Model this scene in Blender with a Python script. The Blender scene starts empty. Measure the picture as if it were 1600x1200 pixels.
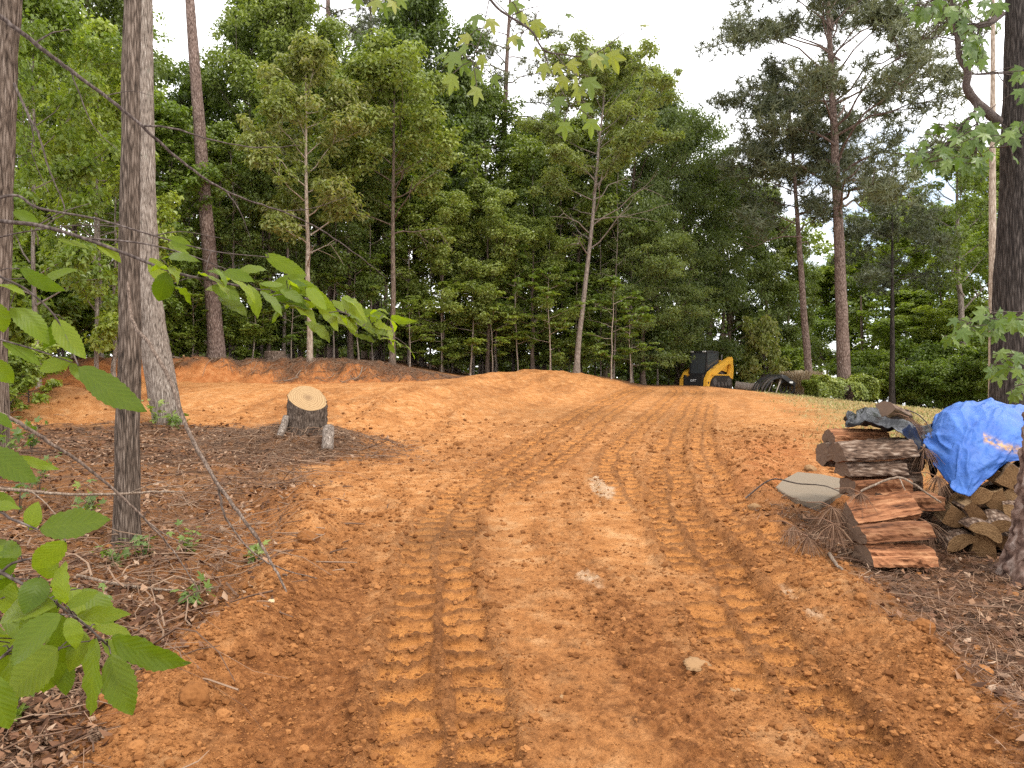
import bpy, math, random
import numpy as np
from mathutils import Vector, Matrix

# ------------------------------------------------------------------ camera
sc = bpy.context.scene
C = sc.collection
cam_d = bpy.data.cameras.new('camera')
cam_d.sensor_fit = 'HORIZONTAL'; cam_d.sensor_width = 36.0; cam_d.lens = 26.55
cam_d.clip_start = 0.05; cam_d.clip_end = 3000
cam = bpy.data.objects.new('camera', cam_d); C.objects.link(cam)
cam.location = (0, 0, 1.6); cam.rotation_euler = (math.radians(90), 0, 0)
sc.camera = cam
FPX = 1180.0

# ------------------------------------------------------------------ sky, sun, exposure
SUN_EL, SUN_AZ = math.radians(58), math.radians(128)          # azimuth from +Y towards +X
W = bpy.data.worlds.new('World'); sc.world = W; W.use_nodes = True
nt = W.node_tree; nt.nodes.clear()
def wn(t, **k):
    n = nt.nodes.new(t)
    for a, v in k.items(): setattr(n, a, v)
    return n
out = wn('ShaderNodeOutputWorld'); mixs = wn('ShaderNodeMixShader')
sky = wn('ShaderNodeTexSky', sky_type='NISHITA', sun_disc=False, sun_elevation=SUN_EL, sun_rotation=SUN_AZ)
b1 = wn('ShaderNodeBackground'); b1.inputs[1].default_value = 0.12
b2 = wn('ShaderNodeBackground'); b2.inputs[0].default_value = (1.0, 1.0, 1.02, 1); b2.inputs[1].default_value = 1.22
nt.links.new(sky.outputs[0], b1.inputs[0])
tc = wn('ShaderNodeTexCoord'); noi = wn('ShaderNodeTexNoise'); noi.inputs['Scale'].default_value = 7.0; noi.inputs['Detail'].default_value = 6
mp = wn('ShaderNodeMapping'); mp.inputs['Scale'].default_value = (1, 1, 2.2)
nt.links.new(tc.outputs['Generated'], mp.inputs[0]); nt.links.new(mp.outputs[0], noi.inputs['Vector'])
hole = Vector((0.52, 1.0, 0.17)).normalized()
dt = wn('ShaderNodeVectorMath', operation='DOT_PRODUCT'); dt.inputs[1].default_value = hole
nrm = wn('ShaderNodeVectorMath', operation='NORMALIZE'); nt.links.new(tc.outputs['Generated'], nrm.inputs[0]); nt.links.new(nrm.outputs[0], dt.inputs[0])
mr = wn('ShaderNodeMapRange'); mr.inputs[1].default_value = 0.965; mr.inputs[2].default_value = 0.999; mr.inputs[3].default_value = 0.0; mr.inputs[4].default_value = 0.42
nt.links.new(dt.outputs['Value'], mr.inputs[0])
ad = wn('ShaderNodeMath', operation='ADD'); nt.links.new(noi.outputs[0], ad.inputs[0]); nt.links.new(mr.outputs[0], ad.inputs[1])
mr2 = wn('ShaderNodeMapRange'); mr2.inputs[1].default_value = 0.72; mr2.inputs[2].default_value = 0.92; mr2.inputs[3].default_value = 1.0; mr2.inputs[4].default_value = 0.25
nt.links.new(ad.outputs[0], mr2.inputs[0]); nt.links.new(mr2.outputs[0], mixs.inputs[0])
nt.links.new(b1.outputs[0], mixs.inputs[1]); nt.links.new(b2.outputs[0], mixs.inputs[2]); nt.links.new(mixs.outputs[0], out.inputs[0])

sd = bpy.data.lights.new('sun', 'SUN'); sd.energy = 1.5; sd.angle = math.radians(10); sd.color = (1, 0.95, 0.86)
so = bpy.data.objects.new('sun', sd); C.objects.link(so)
sv = Vector((math.sin(SUN_AZ)*math.cos(SUN_EL), math.cos(SUN_AZ)*math.cos(SUN_EL), math.sin(SUN_EL)))
so.rotation_euler = sv.to_track_quat('Z', 'Y').to_euler(); so.location = (0, 0, 40)

sc.view_settings.view_transform = 'Standard'; sc.view_settings.look = 'None'
sc.view_settings.exposure = 1.0; sc.view_settings.gamma = 1
sc.render.engine = 'CYCLES'
cy = sc.cycles
cy.max_bounces = 7; cy.diffuse_bounces = 5; cy.glossy_bounces = 2; cy.transmission_bounces = 6; cy.transparent_max_bounces = 4
cy.use_adaptive_sampling = True; cy.adaptive_threshold = 0.01
cy.use_denoising = False
cy.sample_clamp_indirect = 4

# ------------------------------------------------------------------ numbers and noise
PI = math.pi
def sm(a, b, x):
    t = np.clip((np.asarray(x, float)-a)/(b-a), 0, 1); return t*t*(3-2*t)
def _hash(ix, iy, seed):
    h = (ix.astype(np.int64)*374761393 + iy.astype(np.int64)*668265263 + seed*2147483647 + 1013904223) & 0xffffffff
    h = ((h ^ (h >> 13))*1274126177) & 0xffffffff
    h = ((h ^ (h >> 16))*2246822519) & 0xffffffff
    return ((h ^ (h >> 15)) & 0xffff)/65535.0
def vn(x, y, seed=0):
    x = np.asarray(x, float); y = np.asarray(y, float)
    ix = np.floor(x); iy = np.floor(y); fx = x-ix; fy = y-iy
    u = fx*fx*(3-2*fx); v = fy*fy*(3-2*fy)
    a = _hash(ix, iy, seed); b = _hash(ix+1, iy, seed); c = _hash(ix, iy+1, seed); d = _hash(ix+1, iy+1, seed)
    return (a*(1-u)+b*u)*(1-v)+(c*(1-u)+d*u)*v
def fbm(x, y, seed=0, octv=4, gain=0.5):
    s = 0; a = 1; t = 0
    for o in range(octv):
        s = s + a*vn(x*2**o+o*17.3, y*2**o-o*9.1, seed+o); t += a; a *= gain
    return s/t*2-1
def at(px, py, Y):
    """the real place that a photograph pixel shows at distance Y"""
    return Vector(((px-800)/FPX*Y, Y, 1.6-(py-600)/FPX*Y))
def P2(px, Y): return ((px-800)/FPX*Y, Y)

# ------------------------------------------------------------------ mesh helpers
class MB:
    def __init__(s): s.V = []; s.F = []; s.M = []; s.R = []; s.U = []; s.n = 0
    def add(s, V, F, mat=0, rnd=None, uv=None):
        V = np.asarray(V, float).reshape(-1, 3); F = np.asarray(F, np.int64)
        s.V.append(V); s.F.append(F+s.n); s.M.append(np.full(len(F), mat, np.int32))
        s.R.append(np.full(len(V), random.random() if rnd is None else rnd) if np.isscalar(rnd) or rnd is None else np.asarray(rnd, float))
        s.U.append(np.zeros((len(V), 3)) if uv is None else np.asarray(uv, float))
        s.n += len(V)
    def mesh(s, name, mats, smooth=True, extra=None):
        me = bpy.data.meshes.new(name)
        V = np.concatenate(s.V); me.vertices.add(len(V)); me.vertices.foreach_set('co', V.ravel())
        li = np.concatenate([f.ravel() for f in s.F]); sz = np.concatenate([np.full(len(f), f.shape[1]) for f in s.F])
        me.loops.add(len(li)); me.loops.foreach_set('vertex_index', li.astype(np.int32))
        me.polygons.add(len(sz)); me.polygons.foreach_set('loop_start', np.concatenate([[0], np.cumsum(sz)[:-1]]).astype(np.int32))
        me.polygons.foreach_set('material_index', np.concatenate(s.M))
        me.polygons.foreach_set('use_smooth', np.full(len(sz), smooth))
        a = me.attributes.new('rnd', 'FLOAT', 'POINT'); a.data.foreach_set('value', np.concatenate(s.R).astype(np.float32))
        U = np.concatenate(s.U)
        if np.any(U):
            a = me.attributes.new('luv', 'FLOAT_VECTOR', 'POINT'); a.data.foreach_set('vector', U.astype(np.float32).ravel())
        for k, v in (extra or {}).items():
            a = me.attributes.new(k, 'FLOAT', 'POINT'); a.data.foreach_set('value', np.asarray(v, np.float32))
        me.update(calc_edges=True)
        for m in (mats if isinstance(mats, (list, tuple)) else [mats]): me.materials.append(m)
        return me
    def build(s, name, mats, parent=None, smooth=True, extra=None, loc=(0, 0, 0)):
        o = bpy.data.objects.new(name, s.mesh(name, mats, smooth, extra)); C.objects.link(o)
        o.location = loc
        if parent: o.parent = parent
        return o
def tag(o, label, cat, group=None, kind=None):
    o['label'] = label; o['category'] = cat
    if group: o['group'] = group
    if kind: o['kind'] = kind
    return o
def struct(o, label=None):
    o['kind'] = 'structure'
    if label: o['label'] = label
    return o
def empty(name, loc, rz=0, scale=1):
    o = bpy.data.objects.new(name, None); C.objects.link(o); o.location = loc; o.rotation_euler = (0, 0, rz)
    o.scale = (scale, scale, scale) if np.isscalar(scale) else scale
    return o
def inst(name, me, parent=None, loc=(0, 0, 0)):
    o = bpy.data.objects.new(name, me); C.objects.link(o); o.location = loc
    if parent: o.parent = parent
    return o
def catmull(P, n=6):
    P = np.asarray(P, float); Q = np.vstack([2*P[0]-P[1], P, 2*P[-1]-P[-2]]); o = []
    for i in range(len(P)-1):
        p0, p1, p2, p3 = Q[i:i+4]
        for t in np.linspace(0, 1, n, endpoint=False):
            o.append(.5*((2*p1)+(-p0+p2)*t+(2*p0-5*p1+4*p2-p3)*t*t+(-p0+3*p1-3*p2+p3)*t**3))
    o.append(P[-1]); return np.array(o)
def tube(mb, P, R, n=8, mat=0, cap=True, rnd=None, bump=0.0, rng=None, lobes=None):
    P = np.asarray(P, float); R = np.broadcast_to(np.asarray(R, float), (len(P),)).copy()
    T = np.gradient(P, axis=0); T /= np.linalg.norm(T, axis=1)[:, None]+1e-9
    up = np.array([1., 0, 0]) if abs(T[0][0]) < .8 else np.array([0, 1., 0])
    a = up-T[0]*up.dot(T[0]); a /= np.linalg.norm(a); A = []
    for t in T:
        a = a-t*a.dot(t); a /= np.linalg.norm(a)+1e-9; A.append(a)
    A = np.array(A); B = np.cross(T, A); th = np.linspace(0, 2*PI, n, endpoint=False)
    rr = R[:, None]*np.ones((1, n))
    if lobes is not None: rr = rr*lobes(np.arange(len(P))[:, None], th[None, :])
    if bump and rng is not None: rr = rr*(1+bump*(rng.random((len(P), n))-.5)*2)
    V = P[:, None, :]+rr[..., None]*(A[:, None, :]*np.cos(th)[None, :, None]+B[:, None, :]*np.sin(th)[None, :, None])
    i = np.arange(len(P)-1)[:, None]*n; j = np.arange(n)[None, :]; k = (j+1) % n
    F = np.stack([i+j, i+k, i+n+k, i+n+j], -1).reshape(-1, 4)
    base = V.reshape(-1, 3)
    r = random.random() if rnd is None else rnd
    mb.add(base, F, mat, r)
    if cap:
        for idx, sgn in ((0, -1), (len(P)-1, 1)):
            ring = V[idx]; c = ring.mean(0)
            VV = np.vstack([ring, c]); jj = np.arange(n); kk = (jj+1) % n
            FF = np.stack([jj, kk, np.full(n, n)], -1) if sgn > 0 else np.stack([kk, jj, np.full(n, n)], -1)
            mb.add(VV, FF, mat, r)
def box(mb, lo, hi, mat=0, M=None, bev=0.0):
    lo = np.array(lo, float); hi = np.array(hi, float)
    if bev:
        prism(mb, [(lo[0]+bev, lo[1]), (hi[0]-bev, lo[1]), (hi[0], lo[1]+bev), (hi[0], hi[1]-bev), (hi[0]-bev, hi[1]), (lo[0]+bev, hi[1]), (lo[0], hi[1]-bev), (lo[0], lo[1]+bev)], lo[2], hi[2], 'z', mat, M); return
    V = np.array([[x, y, z] for z in (lo[2], hi[2]) for y in (lo[1], hi[1]) for x in (lo[0], hi[0])])
    if M is not None: V = V@np.array(M.to_3x3()).T+np.array(M.translation)
    mb.add(V, [[0, 2, 3, 1], [4, 5, 7, 6], [0, 1, 5, 4], [2, 6, 7, 3], [0, 4, 6, 2], [1, 3, 7, 5]], mat, .5)
def prism(mb, poly, a, b, axis='x', mat=0, M=None):
    """polygon in the other two axes, extruded from a to b along axis"""
    n = len(poly); V = []
    for c in (a, b):
        for (u, v) in poly:
            V.append({'x': (c, u, v), 'y': (u, c, v), 'z': (u, v, c)}[axis])
    V = np.array(V, float)
    if M is not None: V = V@np.array(M.to_3x3()).T+np.array(M.translation)
    F = [[i, (i+1) % n, n+(i+1) % n, n+i] for i in range(n)]
    mb.add(V, F, mat, .5)
    for s_, off in ((1, 0), (-1, n)):
        mb.add(V[off:off+n], [list(range(n))[::-s_]], mat, .5)

# ------------------------------------------------------------------ materials
def mat_new(name):
    m = bpy.data.materials.new(name); m.use_nodes = True; t = m.node_tree; t.nodes.clear()
    return m, t
def nd(t, ty, ins=None, **k):
    n = t.nodes.new(ty)
    for a, v in k.items(): setattr(n, a, v)
    for a, v in (ins or {}).items():
        if isinstance(v, bpy.types.NodeSocket): t.links.new(v, n.inputs[a])
        else: n.inputs[a].default_value = v
    return n
def ramp(t, fac, stops, interp='LINEAR'):
    n = t.nodes.new('ShaderNodeValToRGB'); t.links.new(fac, n.inputs[0]); cr = n.color_ramp; cr.interpolation = interp
    while len(cr.elements) < len(stops): cr.elements.new(0.5)
    for e, (p, c) in zip(cr.elements, stops): e.position = p; e.color = (*c, 1)
    return n.outputs[0]
def mixc(t, fac, a, b, mode='MIX'):
    n = t.nodes.new('ShaderNodeMix'); n.data_type = 'RGBA'; n.blend_type = mode
    for idx, v in ((0, fac), (6, a), (7, b)):
        if isinstance(v, bpy.types.NodeSocket): t.links.new(v, n.inputs[idx])
        else: n.inputs[idx].default_value = (*v, 1) if isinstance(v, tuple) else v
    return n.outputs[2]
def attr(t, name): return nd(t, 'ShaderNodeAttribute', attribute_name=name)
def noise(t, vec, scale, detail=4, rough=.55):
    n = nd(t, 'ShaderNodeTexNoise', {'Scale': scale, 'Detail': detail, 'Roughness': rough})
    if vec is not None: t.links.new(vec, n.inputs['Vector'])
    return n.outputs['Fac']
def objco(t, scale=(1, 1, 1)):
    c = nd(t, 'ShaderNodeTexCoord'); m = nd(t, 'ShaderNodeMapping', {'Vector': c.outputs['Object'], 'Scale': scale}); return m.outputs[0]
def finish(t, bsdf): o = nd(t, 'ShaderNodeOutputMaterial'); t.links.new(bsdf, o.inputs[0])
def bump(t, h, strength=.5, dist=.02):
    return nd(t, 'ShaderNodeBump', {'Height': h, 'Strength': strength, 'Distance': dist}).outputs[0]
def pbsdf(t, col, rough=.8, spec=.3, normal=None, metal=0.0, **ins):
    b = nd(t, 'ShaderNodeBsdfPrincipled', {'Roughness': rough, 'Specular IOR Level': spec, 'Metallic': metal})
    if isinstance(col, bpy.types.NodeSocket): t.links.new(col, b.inputs['Base Color'])
    else: b.inputs['Base Color'].default_value = (*col, 1)
    if normal is not None: t.links.new(normal, b.inputs['Normal'])
    for k, v in ins.items(): b.inputs[k].default_value = v
    return b.outputs[0]
def leaf_mat(name, c0, c1, c2, trans=.35, veins=False, rough=.42, spec=.55, tint=(1.25, 1.35, .45)):
    m, t = mat_new(name)
    r = attr(t, 'rnd').outputs['Fac']
    oi = nd(t, 'ShaderNodeObjectInfo').outputs['Random']
    col = ramp(t, r, [(0, c0), (.5, c1), (1, c2)])
    hs = nd(t, 'ShaderNodeHueSaturation', {'Color': col})
    mrv = nd(t, 'ShaderNodeMapRange', {0: oi, 3: .80, 4: 1.25}); t.links.new(mrv.outputs[0], hs.inputs['Value'])
    mrh = nd(t, 'ShaderNodeMapRange', {0: oi, 3: .502, 4: .474}); t.links.new(mrh.outputs[0], hs.inputs['Hue'])
    col = hs.outputs[0]; nrmv = None
    if veins:
        u = attr(t, 'luv').outputs['Vector']; sx = nd(t, 'ShaderNodeSeparateXYZ', {0: u})
        av = nd(t, 'ShaderNodeMath', {0: sx.outputs[1]}, operation='ABSOLUTE').outputs[0]
        q = nd(t, 'ShaderNodeMath', {0: av, 1: -.55}, operation='MULTIPLY').outputs[0]
        q = nd(t, 'ShaderNodeMath', {0: sx.outputs[0], 1: q}, operation='ADD').outputs[0]
        q = nd(t, 'ShaderNodeMath', {0: q, 1: 58.0}, operation='MULTIPLY').outputs[0]
        q = nd(t, 'ShaderNodeMath', {0: q}, operation='SINE').outputs[0]
        vv = nd(t, 'ShaderNodeMapRange', {0: q, 1: .75, 2: 1.0}).outputs[0]
        mid = nd(t, 'ShaderNodeMapRange', {0: av, 1: .0, 2: .045, 3: 1.0, 4: 0.0}).outputs[0]
        vm = nd(t, 'ShaderNodeMath', {0: vv, 1: mid}, operation='MAXIMUM').outputs[0]
        f = nd(t, 'ShaderNodeMath', {0: vm, 1: .3}, operation='MULTIPLY').outputs[0]
        sp = noise(t, nd(t, 'ShaderNodeVectorMath', {0: u, 1: (9, 9, 1)}, operation='MULTIPLY').outputs[0], 2.2, 2)
        bl = noise(t, nd(t, 'ShaderNodeVectorMath', {0: u, 1: (6, 3, 1)}, operation='MULTIPLY').outputs[0], 1.5, 3)
        col = mixc(t, bl, col, mixc(t, 1.0, col, (.75, .85, .7), 'MULTIPLY'))
        col = mixc(t, f, col, mixc(t, 1.0, col, (1.5, 1.4, 1.5), 'MULTIPLY'))
        col = mixc(t, nd(t, 'ShaderNodeMapRange', {0: sp, 1: .70, 2: .75, 3: 0, 4: .7}).outputs[0], col, (.10, .07, .02))
        nrmv = bump(t, q, .10, .004)
    p = pbsdf(t, col, rough, spec, nrmv)
    tr = nd(t, 'ShaderNodeBsdfTranslucent'); t.links.new(mixc(t, 1.0, col, tint, 'MULTIPLY'), tr.inputs[0])
    mx = nd(t, 'ShaderNodeMixShader', {0: trans}); t.links.new(p, mx.inputs[1]); t.links.new(tr.outputs[0], mx.inputs[2])
    finish(t, mx.outputs[0]); return m
def bark_mat(name, dark, mid, light, sx=9, sz=1.2, dist=.03, lichen=None, strength=.9, sc3=None):
    m, t = mat_new(name)
    co = objco(t, sc3 or (sx, sx, sz))
    n1 = noise(t, co, 1.6, 6, .62); n2 = noise(t, objco(t, (1, 1, .6)), 3.0, 3)
    v = nd(t, 'ShaderNodeTexVoronoi', {'Vector': co, 'Scale': 1.5}, feature='DISTANCE_TO_EDGE').outputs[0]
    h = nd(t, 'ShaderNodeMath', {0: n1, 1: nd(t, 'ShaderNodeMath', {0: v, 1: .9}, operation='MULTIPLY').outputs[0]}, operation='ADD').outputs[0]
    col = ramp(t, h, [(.38, dark), (.62, mid), (.95, light)])
    col = mixc(t, nd(t, 'ShaderNodeMapRange', {0: n2, 1: .35, 2: .75, 3: 0, 4: .6}).outputs[0], col, mixc(t, 1.0, col, (.62, .6, .58), 'MULTIPLY'))
    if lichen: col = mixc(t, nd(t, 'ShaderNodeMapRange', {0: noise(t, objco(t, (5, 5, 3)), 1.5, 5, .7), 1: .6, 2: .75, 3: 0, 4: .5}).outputs[0], col, lichen)
    finish(t, pbsdf(t, col, .9, .15, bump(t, h, strength, dist))); return m
def plain(name, col, rough=.5, spec=.4, metal=0.0, wear=.25, nscale=6):
    m, t = mat_new(name)
    n = noise(t, objco(t), nscale, 6, .65)
    c = mixc(t, nd(t, 'ShaderNodeMapRange', {0: n, 1: .45, 2: .75, 3: 0, 4: wear}).outputs[0], col, tuple(.5*x+.5*y for x, y in zip(col, (.28, .17, .09))))
    finish(t, pbsdf(t, c, rough, spec, bump(t, n, .15, .01), metal)); return m
def rnd_mat(name, stops, rough=.85, trans=0.0):
    m, t = mat_new(name)
    col = ramp(t, attr(t, 'rnd').outputs['Fac'], stops)
    p = pbsdf(t, col, rough, .15)
    finish(t, p); return m

M = {}
M['leaf_mid'] = leaf_mat('leaf_mid', (.090, .138, .024), (.138, .194, .036), (.21, .265, .065))
M['leaf_dark'] = leaf_mat('leaf_dark', (.084, .124, .024), (.122, .168, .036), (.18, .232, .06), .4)
M['leaf_light'] = leaf_mat('leaf_light', (.115, .175, .020), (.17, .24, .036), (.24, .31, .06), .45)
M['leaf_yellow'] = leaf_mat('leaf_yellow', (.12, .165, .032), (.18, .215, .052), (.28, .27, .095), .42)
M['leaf_feather'] = leaf_mat('leaf_feather', (.108, .150, .036), (.152, .198, .054), (.21, .255, .08), .42)
M['needle'] = leaf_mat('needle', (.066, .080, .034), (.098, .114, .050), (.15, .162, .078), .25, tint=(1.1, 1.1, .7))
M['leaf_near'] = leaf_mat('leaf_near', (.075, .125, .009), (.125, .185, .013), (.19, .255, .02), .55, veins=True, rough=.45, spec=.28, tint=(1.5, 1.5, .35))
M['leaf_star'] = leaf_mat('leaf_star', (.075, .135, .025), (.12, .19, .04), (.22, .26, .06), .55, veins=False, rough=.5, tint=(1.5, 1.35, .4))
M['leaf_weed'] = leaf_mat('leaf_weed', (.075, .13, .02), (.12, .19, .03), (.17, .24, .05), .42)
M['leaf_box'] = leaf_mat('leaf_box', (.085, .135, .018), (.17, .23, .032), (.33, .36, .06), .3)
M['bark_brown'] = bark_mat('bark_brown', (.030, .020, .015), (.15, .108, .080), (.32, .25, .20), 22, 3, .025)
M['bark_grey'] = bark_mat('bark_grey', (.06, .046, .037), (.22, .175, .143), (.40, .345, .295), 26, 3.2, .018, (.30, .30, .24))
M['bark_pine'] = bark_mat('bark_pine', (.04, .026, .022), (.165, .112, .09), (.32, .245, .21), 13, 4, .03)
M['bark_slim'] = bark_mat('bark_slim', (.022, .016, .012), (.10, .072, .054), (.25, .195, .155), 36, 4.5, .014)
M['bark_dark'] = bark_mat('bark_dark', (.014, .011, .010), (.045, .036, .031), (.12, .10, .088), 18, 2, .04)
M['bark_pale'] = bark_mat('bark_pale', (.14, .10, .075), (.33, .26, .20), (.48, .41, .34), 14, 3, .01)
M['bark_twig'] = bark_mat('bark_twig', (.035, .025, .022), (.085, .064, .055), (.17, .14, .125), 40, 8, .003)
M['twig_pale'] = bark_mat('twig_pale', (.10, .07, .05), (.22, .16, .115), (.36, .29, .23), 40, 8, .003)
# ------------------------------------------------------------------ ground height and surface zones
TR_L = np.array([(-.15, -4), (-.2, 2.0), (-.25, 3.0), (-.39, 4.2), (-.63, 6.2), (-.5, 8.8), (.31, 12.3), (1.55, 18.3), (3.5, 25.8), (5.6, 33), (7, 45)])
TR_R = np.array([(1.2, -4), (1.2, 2.0), (1.21, 3.0), (1.24, 3.8), (1.36, 5.06), (1.62, 7.5), (2.1, 10.3), (3.0, 14.2), (4.7, 20.3), (7.1, 29), (9, 40)])
TR_M = TR_R+np.array([-.75, 0])*np.clip((TR_R[:, 1:2]-5)/5, 0, 1)
TR_O = TR_R+np.array([.55, 0])
TR_N = TR_L+np.array([.95, 0])*np.clip((TR_L[:, 1:2]-4)/6, 0, 1)+np.array([-.25, 0])
TR_P = np.array([(-.95, -4), (-.9, 2), (-.86, 3.2), (-.95, 4.4), (-1.1, 6), (-1.6, 9.5), (-2.4, 12), (-3.0, 13)])
TOE = np.array([(-40, 22), (-14, 18), (-8, 14.6), (-3, 13.2), (-1.14, 13.7), (-.27, 16), (.85, 20), (2.5, 25), (5.3, 31), (9, 40)])
def toe_dist(x, y):
    """distance behind (left of) the foot of the graded pad"""
    yt = np.interp(x, TOE[:, 0], TOE[:, 1]); sl = np.interp(x, TOE[:, 0], np.gradient(TOE[:, 1], TOE[:, 0]))
    return (y-yt)/np.sqrt(1+sl**2)
def zones(x, y):
    x = np.asarray(x, float); y = np.asarray(y, float)
    w = fbm(x*.9, y*.9, 91, 3); w2 = fbm(x*3.1, y*3.1, 95, 3)
    # leaf litter
    l1 = 1-sm(.7, 1.05, np.sqrt(((x+5.0)/3.6)**2+((y-11.3)/2.6)**2)+.3*w+.12*w2)
    l2 = sm(-1.45, -1.85, x+.35*w+.2*w2)*(1-sm(3.6, 6.5, y))
    l2b = .65*sm(-1.9, -3.2, x+.5*w)*(1-sm(9, 11, y+w))
    l3 = sm(1.95, 2.45, x-.10*(y-4)+.35*w+.15*w2)*(1-sm(7.0, 8.6, y+w))*sm(-8, -6, y)
    toe = toe_dist(x, y)
    yb = 25.5+.8*w-.85*np.clip(-x-9.3, 0, 7)
    bank_top = sm(yb+.75, yb+1.5, y+.5*w2)*sm(-1.5, -3.5, x)
    wood = sm(31.5, 34.5, y+1.2*w-np.clip((x-3), 0, 30)*.35)*(1-sm(6, 9, x-(y-34)*.25))
    far = sm(40, 46, y)
    left_wood = sm(-9.5, -12.5, x+w)*sm(8, 12, y)*(1-sm(17, 19, y))
    litter = np.clip(np.maximum.reduce([l1, l2, l2b, l3, bank_top*.9, wood, far, left_wood]), 0, 1)
    grass = sm(1.0, 3.2, x-np.interp(y, TR_R[:, 1], TR_R[:, 0])-1.2-np.clip(9-y, 0, 9)*.2+1.1*w+.5*w2)*sm(8.5, 13, y+1.5*w)*(1-far)
    bare = 1-sm(0, 3.5, x-np.interp(y, TR_R[:, 1], TR_R[:, 0])-1.0)
    return dict(litter=litter, grass=np.clip(grass, 0, 1), bank=bank_top, toe=toe, yb=yb, w=w, w2=w2)
def base_z(x, y):
    x = np.asarray(x, float); y = np.asarray(y, float)
    yy = np.clip(y, -20, 60)
    z = np.where(yy < 28, .045*yy, 0)
    t = np.clip((yy-28)/12, 0, 1); z = np.where(yy >= 28, 1.26+.045*12*(t-.5*t*t)*1.0, z)      # levels off at the crest
    z = z+.055*np.clip(-x-1.6, 0, 12)*sm(2, 8, y)*(1-.85*sm(13, 21, y))
    z = z-.10*np.clip(x-9, 0, 200)*sm(6, 14, y)
    z = z-.045*np.clip(y-42, 0, 200)*sm(4, 14, x)-np.clip(y-120, 0, 1000)*.02
    w = fbm(x*.35, y*.35, 5, 3)
    d = toe_dist(x, y)+.5*w
    wid = np.interp(x, [-8, -2, 0, 3, 6], [6.5, 6.0, 4.2, 2.6, 2.0])
    ridge = .74*np.clip(d/wid, 0, 1)
    ridge = .74*sm(0, 1, d/wid)*.75+ridge*.25
    ridge = ridge*np.interp(x, [-14, -6, -2, 1.5, 4.5, 6.5], [.62, .8, .98, 1.1, .62, .1])
    back = sm(1.0, 5.0, d-wid)
    ridge = ridge*(1-.22*back)-.035*np.clip(y-21, 0, 8)*sm(0, 3, d-wid+1)*0.5
    z = z+np.where(y < 45, ridge, ridge)
    yb = 25.5+.8*w-.85*np.clip(-x-9.3, 0, 7)
    bank = sm(yb, yb+1.9, y+.35*fbm(x*1.3, y*1.3, 15, 3))*np.interp(x, [-30, -12, -7, -5.4, -2.2, 0], [.75, .75, .85, .72, .10, 0])
    z = z+bank*(1+.02*np.clip(y-28, 0, 30))
    # banked litter around the stump and rough spoil on the left
    z = z+.22*np.exp(-(((x+3.3)/.9)**2+((y-12.0)/.75)**2))
    z = z+.09*fbm(x*.9, y*.9, 211, 3)*sm(-1.7, -2.4, x)*(1-sm(12, 15, y))+.48*np.exp(-(((x+8.6)/1.5)**2+((y-14.6)/.9)**2))*(.7+.6*vn(x*2, y*2, 8))
    # windrow of clods on both sides of the road
    bl = np.exp(-((x-np.interp(y, [2, 3.3, 4.2, 5.8, 7.5, 9], [-1.5, -1.5, -1.42, -1.6, -2.0, -2.6]))/.26)**2)*sm(2, 3, y)*(1-sm(7, 9, y))
    br = np.exp(-((x-np.interp(y, [2, 3, 3.6, 5.7, 9.8, 14], [1.95, 1.95, 1.95, 2.15, 3.05, 4.4]))/.33)**2)*(1-sm(10, 15, y))*sm(.5, 2, y)
    lump = vn(x*2.3, y*2.3, 21)
    z = z+bl*(.06+.19*lump)+br*(.04+.17*lump)
    return z
def track(x, y, path, width, pitch, amp, seed):
    """returns height, loose-dirt share and pressed share of one crawler track print"""
    xc = np.interp(y, path[:, 1], path[:, 0]); sl = np.interp(y, path[:, 1], np.gradient(path[:, 0], path[:, 1]))
    L = np.concatenate([[0], np.cumsum(np.hypot(np.diff(path[:, 0]), np.diff(path[:, 1])))])
    cs = 1/np.sqrt(1+sl*sl)
    wob = .06*fbm(x*1.1, y*1.1, seed+40, 2)
    d = (x-xc)*cs+wob+.022*(vn(x*7, y*7, seed+61)-.5)*2*1.0+.012*(vn(x*19, y*19, seed+62)-.5)*2; s = np.interp(y, path[:, 1], L)+(x-xc)*cs*sl+.13*fbm(x*1.7, y*1.7, seed+50, 3)+.045*(vn(x*6, y*6, seed+63)-.5)*2
    half = width/2
    ins = sm(half+.03, half-.03, np.abs(d))
    side = (d > 0).astype(float)
    ph = s/pitch+.5*side
    t = ph-np.floor(ph); cell = _hash(np.floor(ph), side, seed)
    keep = sm(.04, .28, vn(s*.55, side*3.1, seed+3)*.6+cell*.4+.25*fbm(x*1.9, y*1.9, seed+4, 2))
    centre = sm(.035, .015, np.abs(d))
    pad = sm(.0, .035, t)*sm(.80+.10*(cell-.5), .76+.10*(cell-.5), t)*(1-centre)*sm(half-.01, half-.05, np.abs(d))*sm(.015, .04, np.abs(d))
    lug = (1-pad)
    edge = np.exp(-((np.abs(d)-half-.03)/.045)**2)
    h = amp*(-.75*ins*keep+ins*keep*lug*(.75+.9*(vn(x*19, y*19, seed+6)-.4))+1.05*edge*(.3+.7*keep)*(.1+1.3*vn(x*9, y*9, seed+7))+ins*keep*pad*.35*(t-.3))
    smear = sm(.08 if seed < 3 else .16, .34 if seed < 3 else .46, vn(x*2.1, y*1.3, seed+70)*.7+vn(x*8, y*8, seed+71)*.3-.16*(1-sm(2.6, 4.4, y)))
    return h*(.55+.45*smear), ins*keep*lug*(.5+.5*smear), ins*keep*pad*(.25+.75*smear), edge*keep
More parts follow.
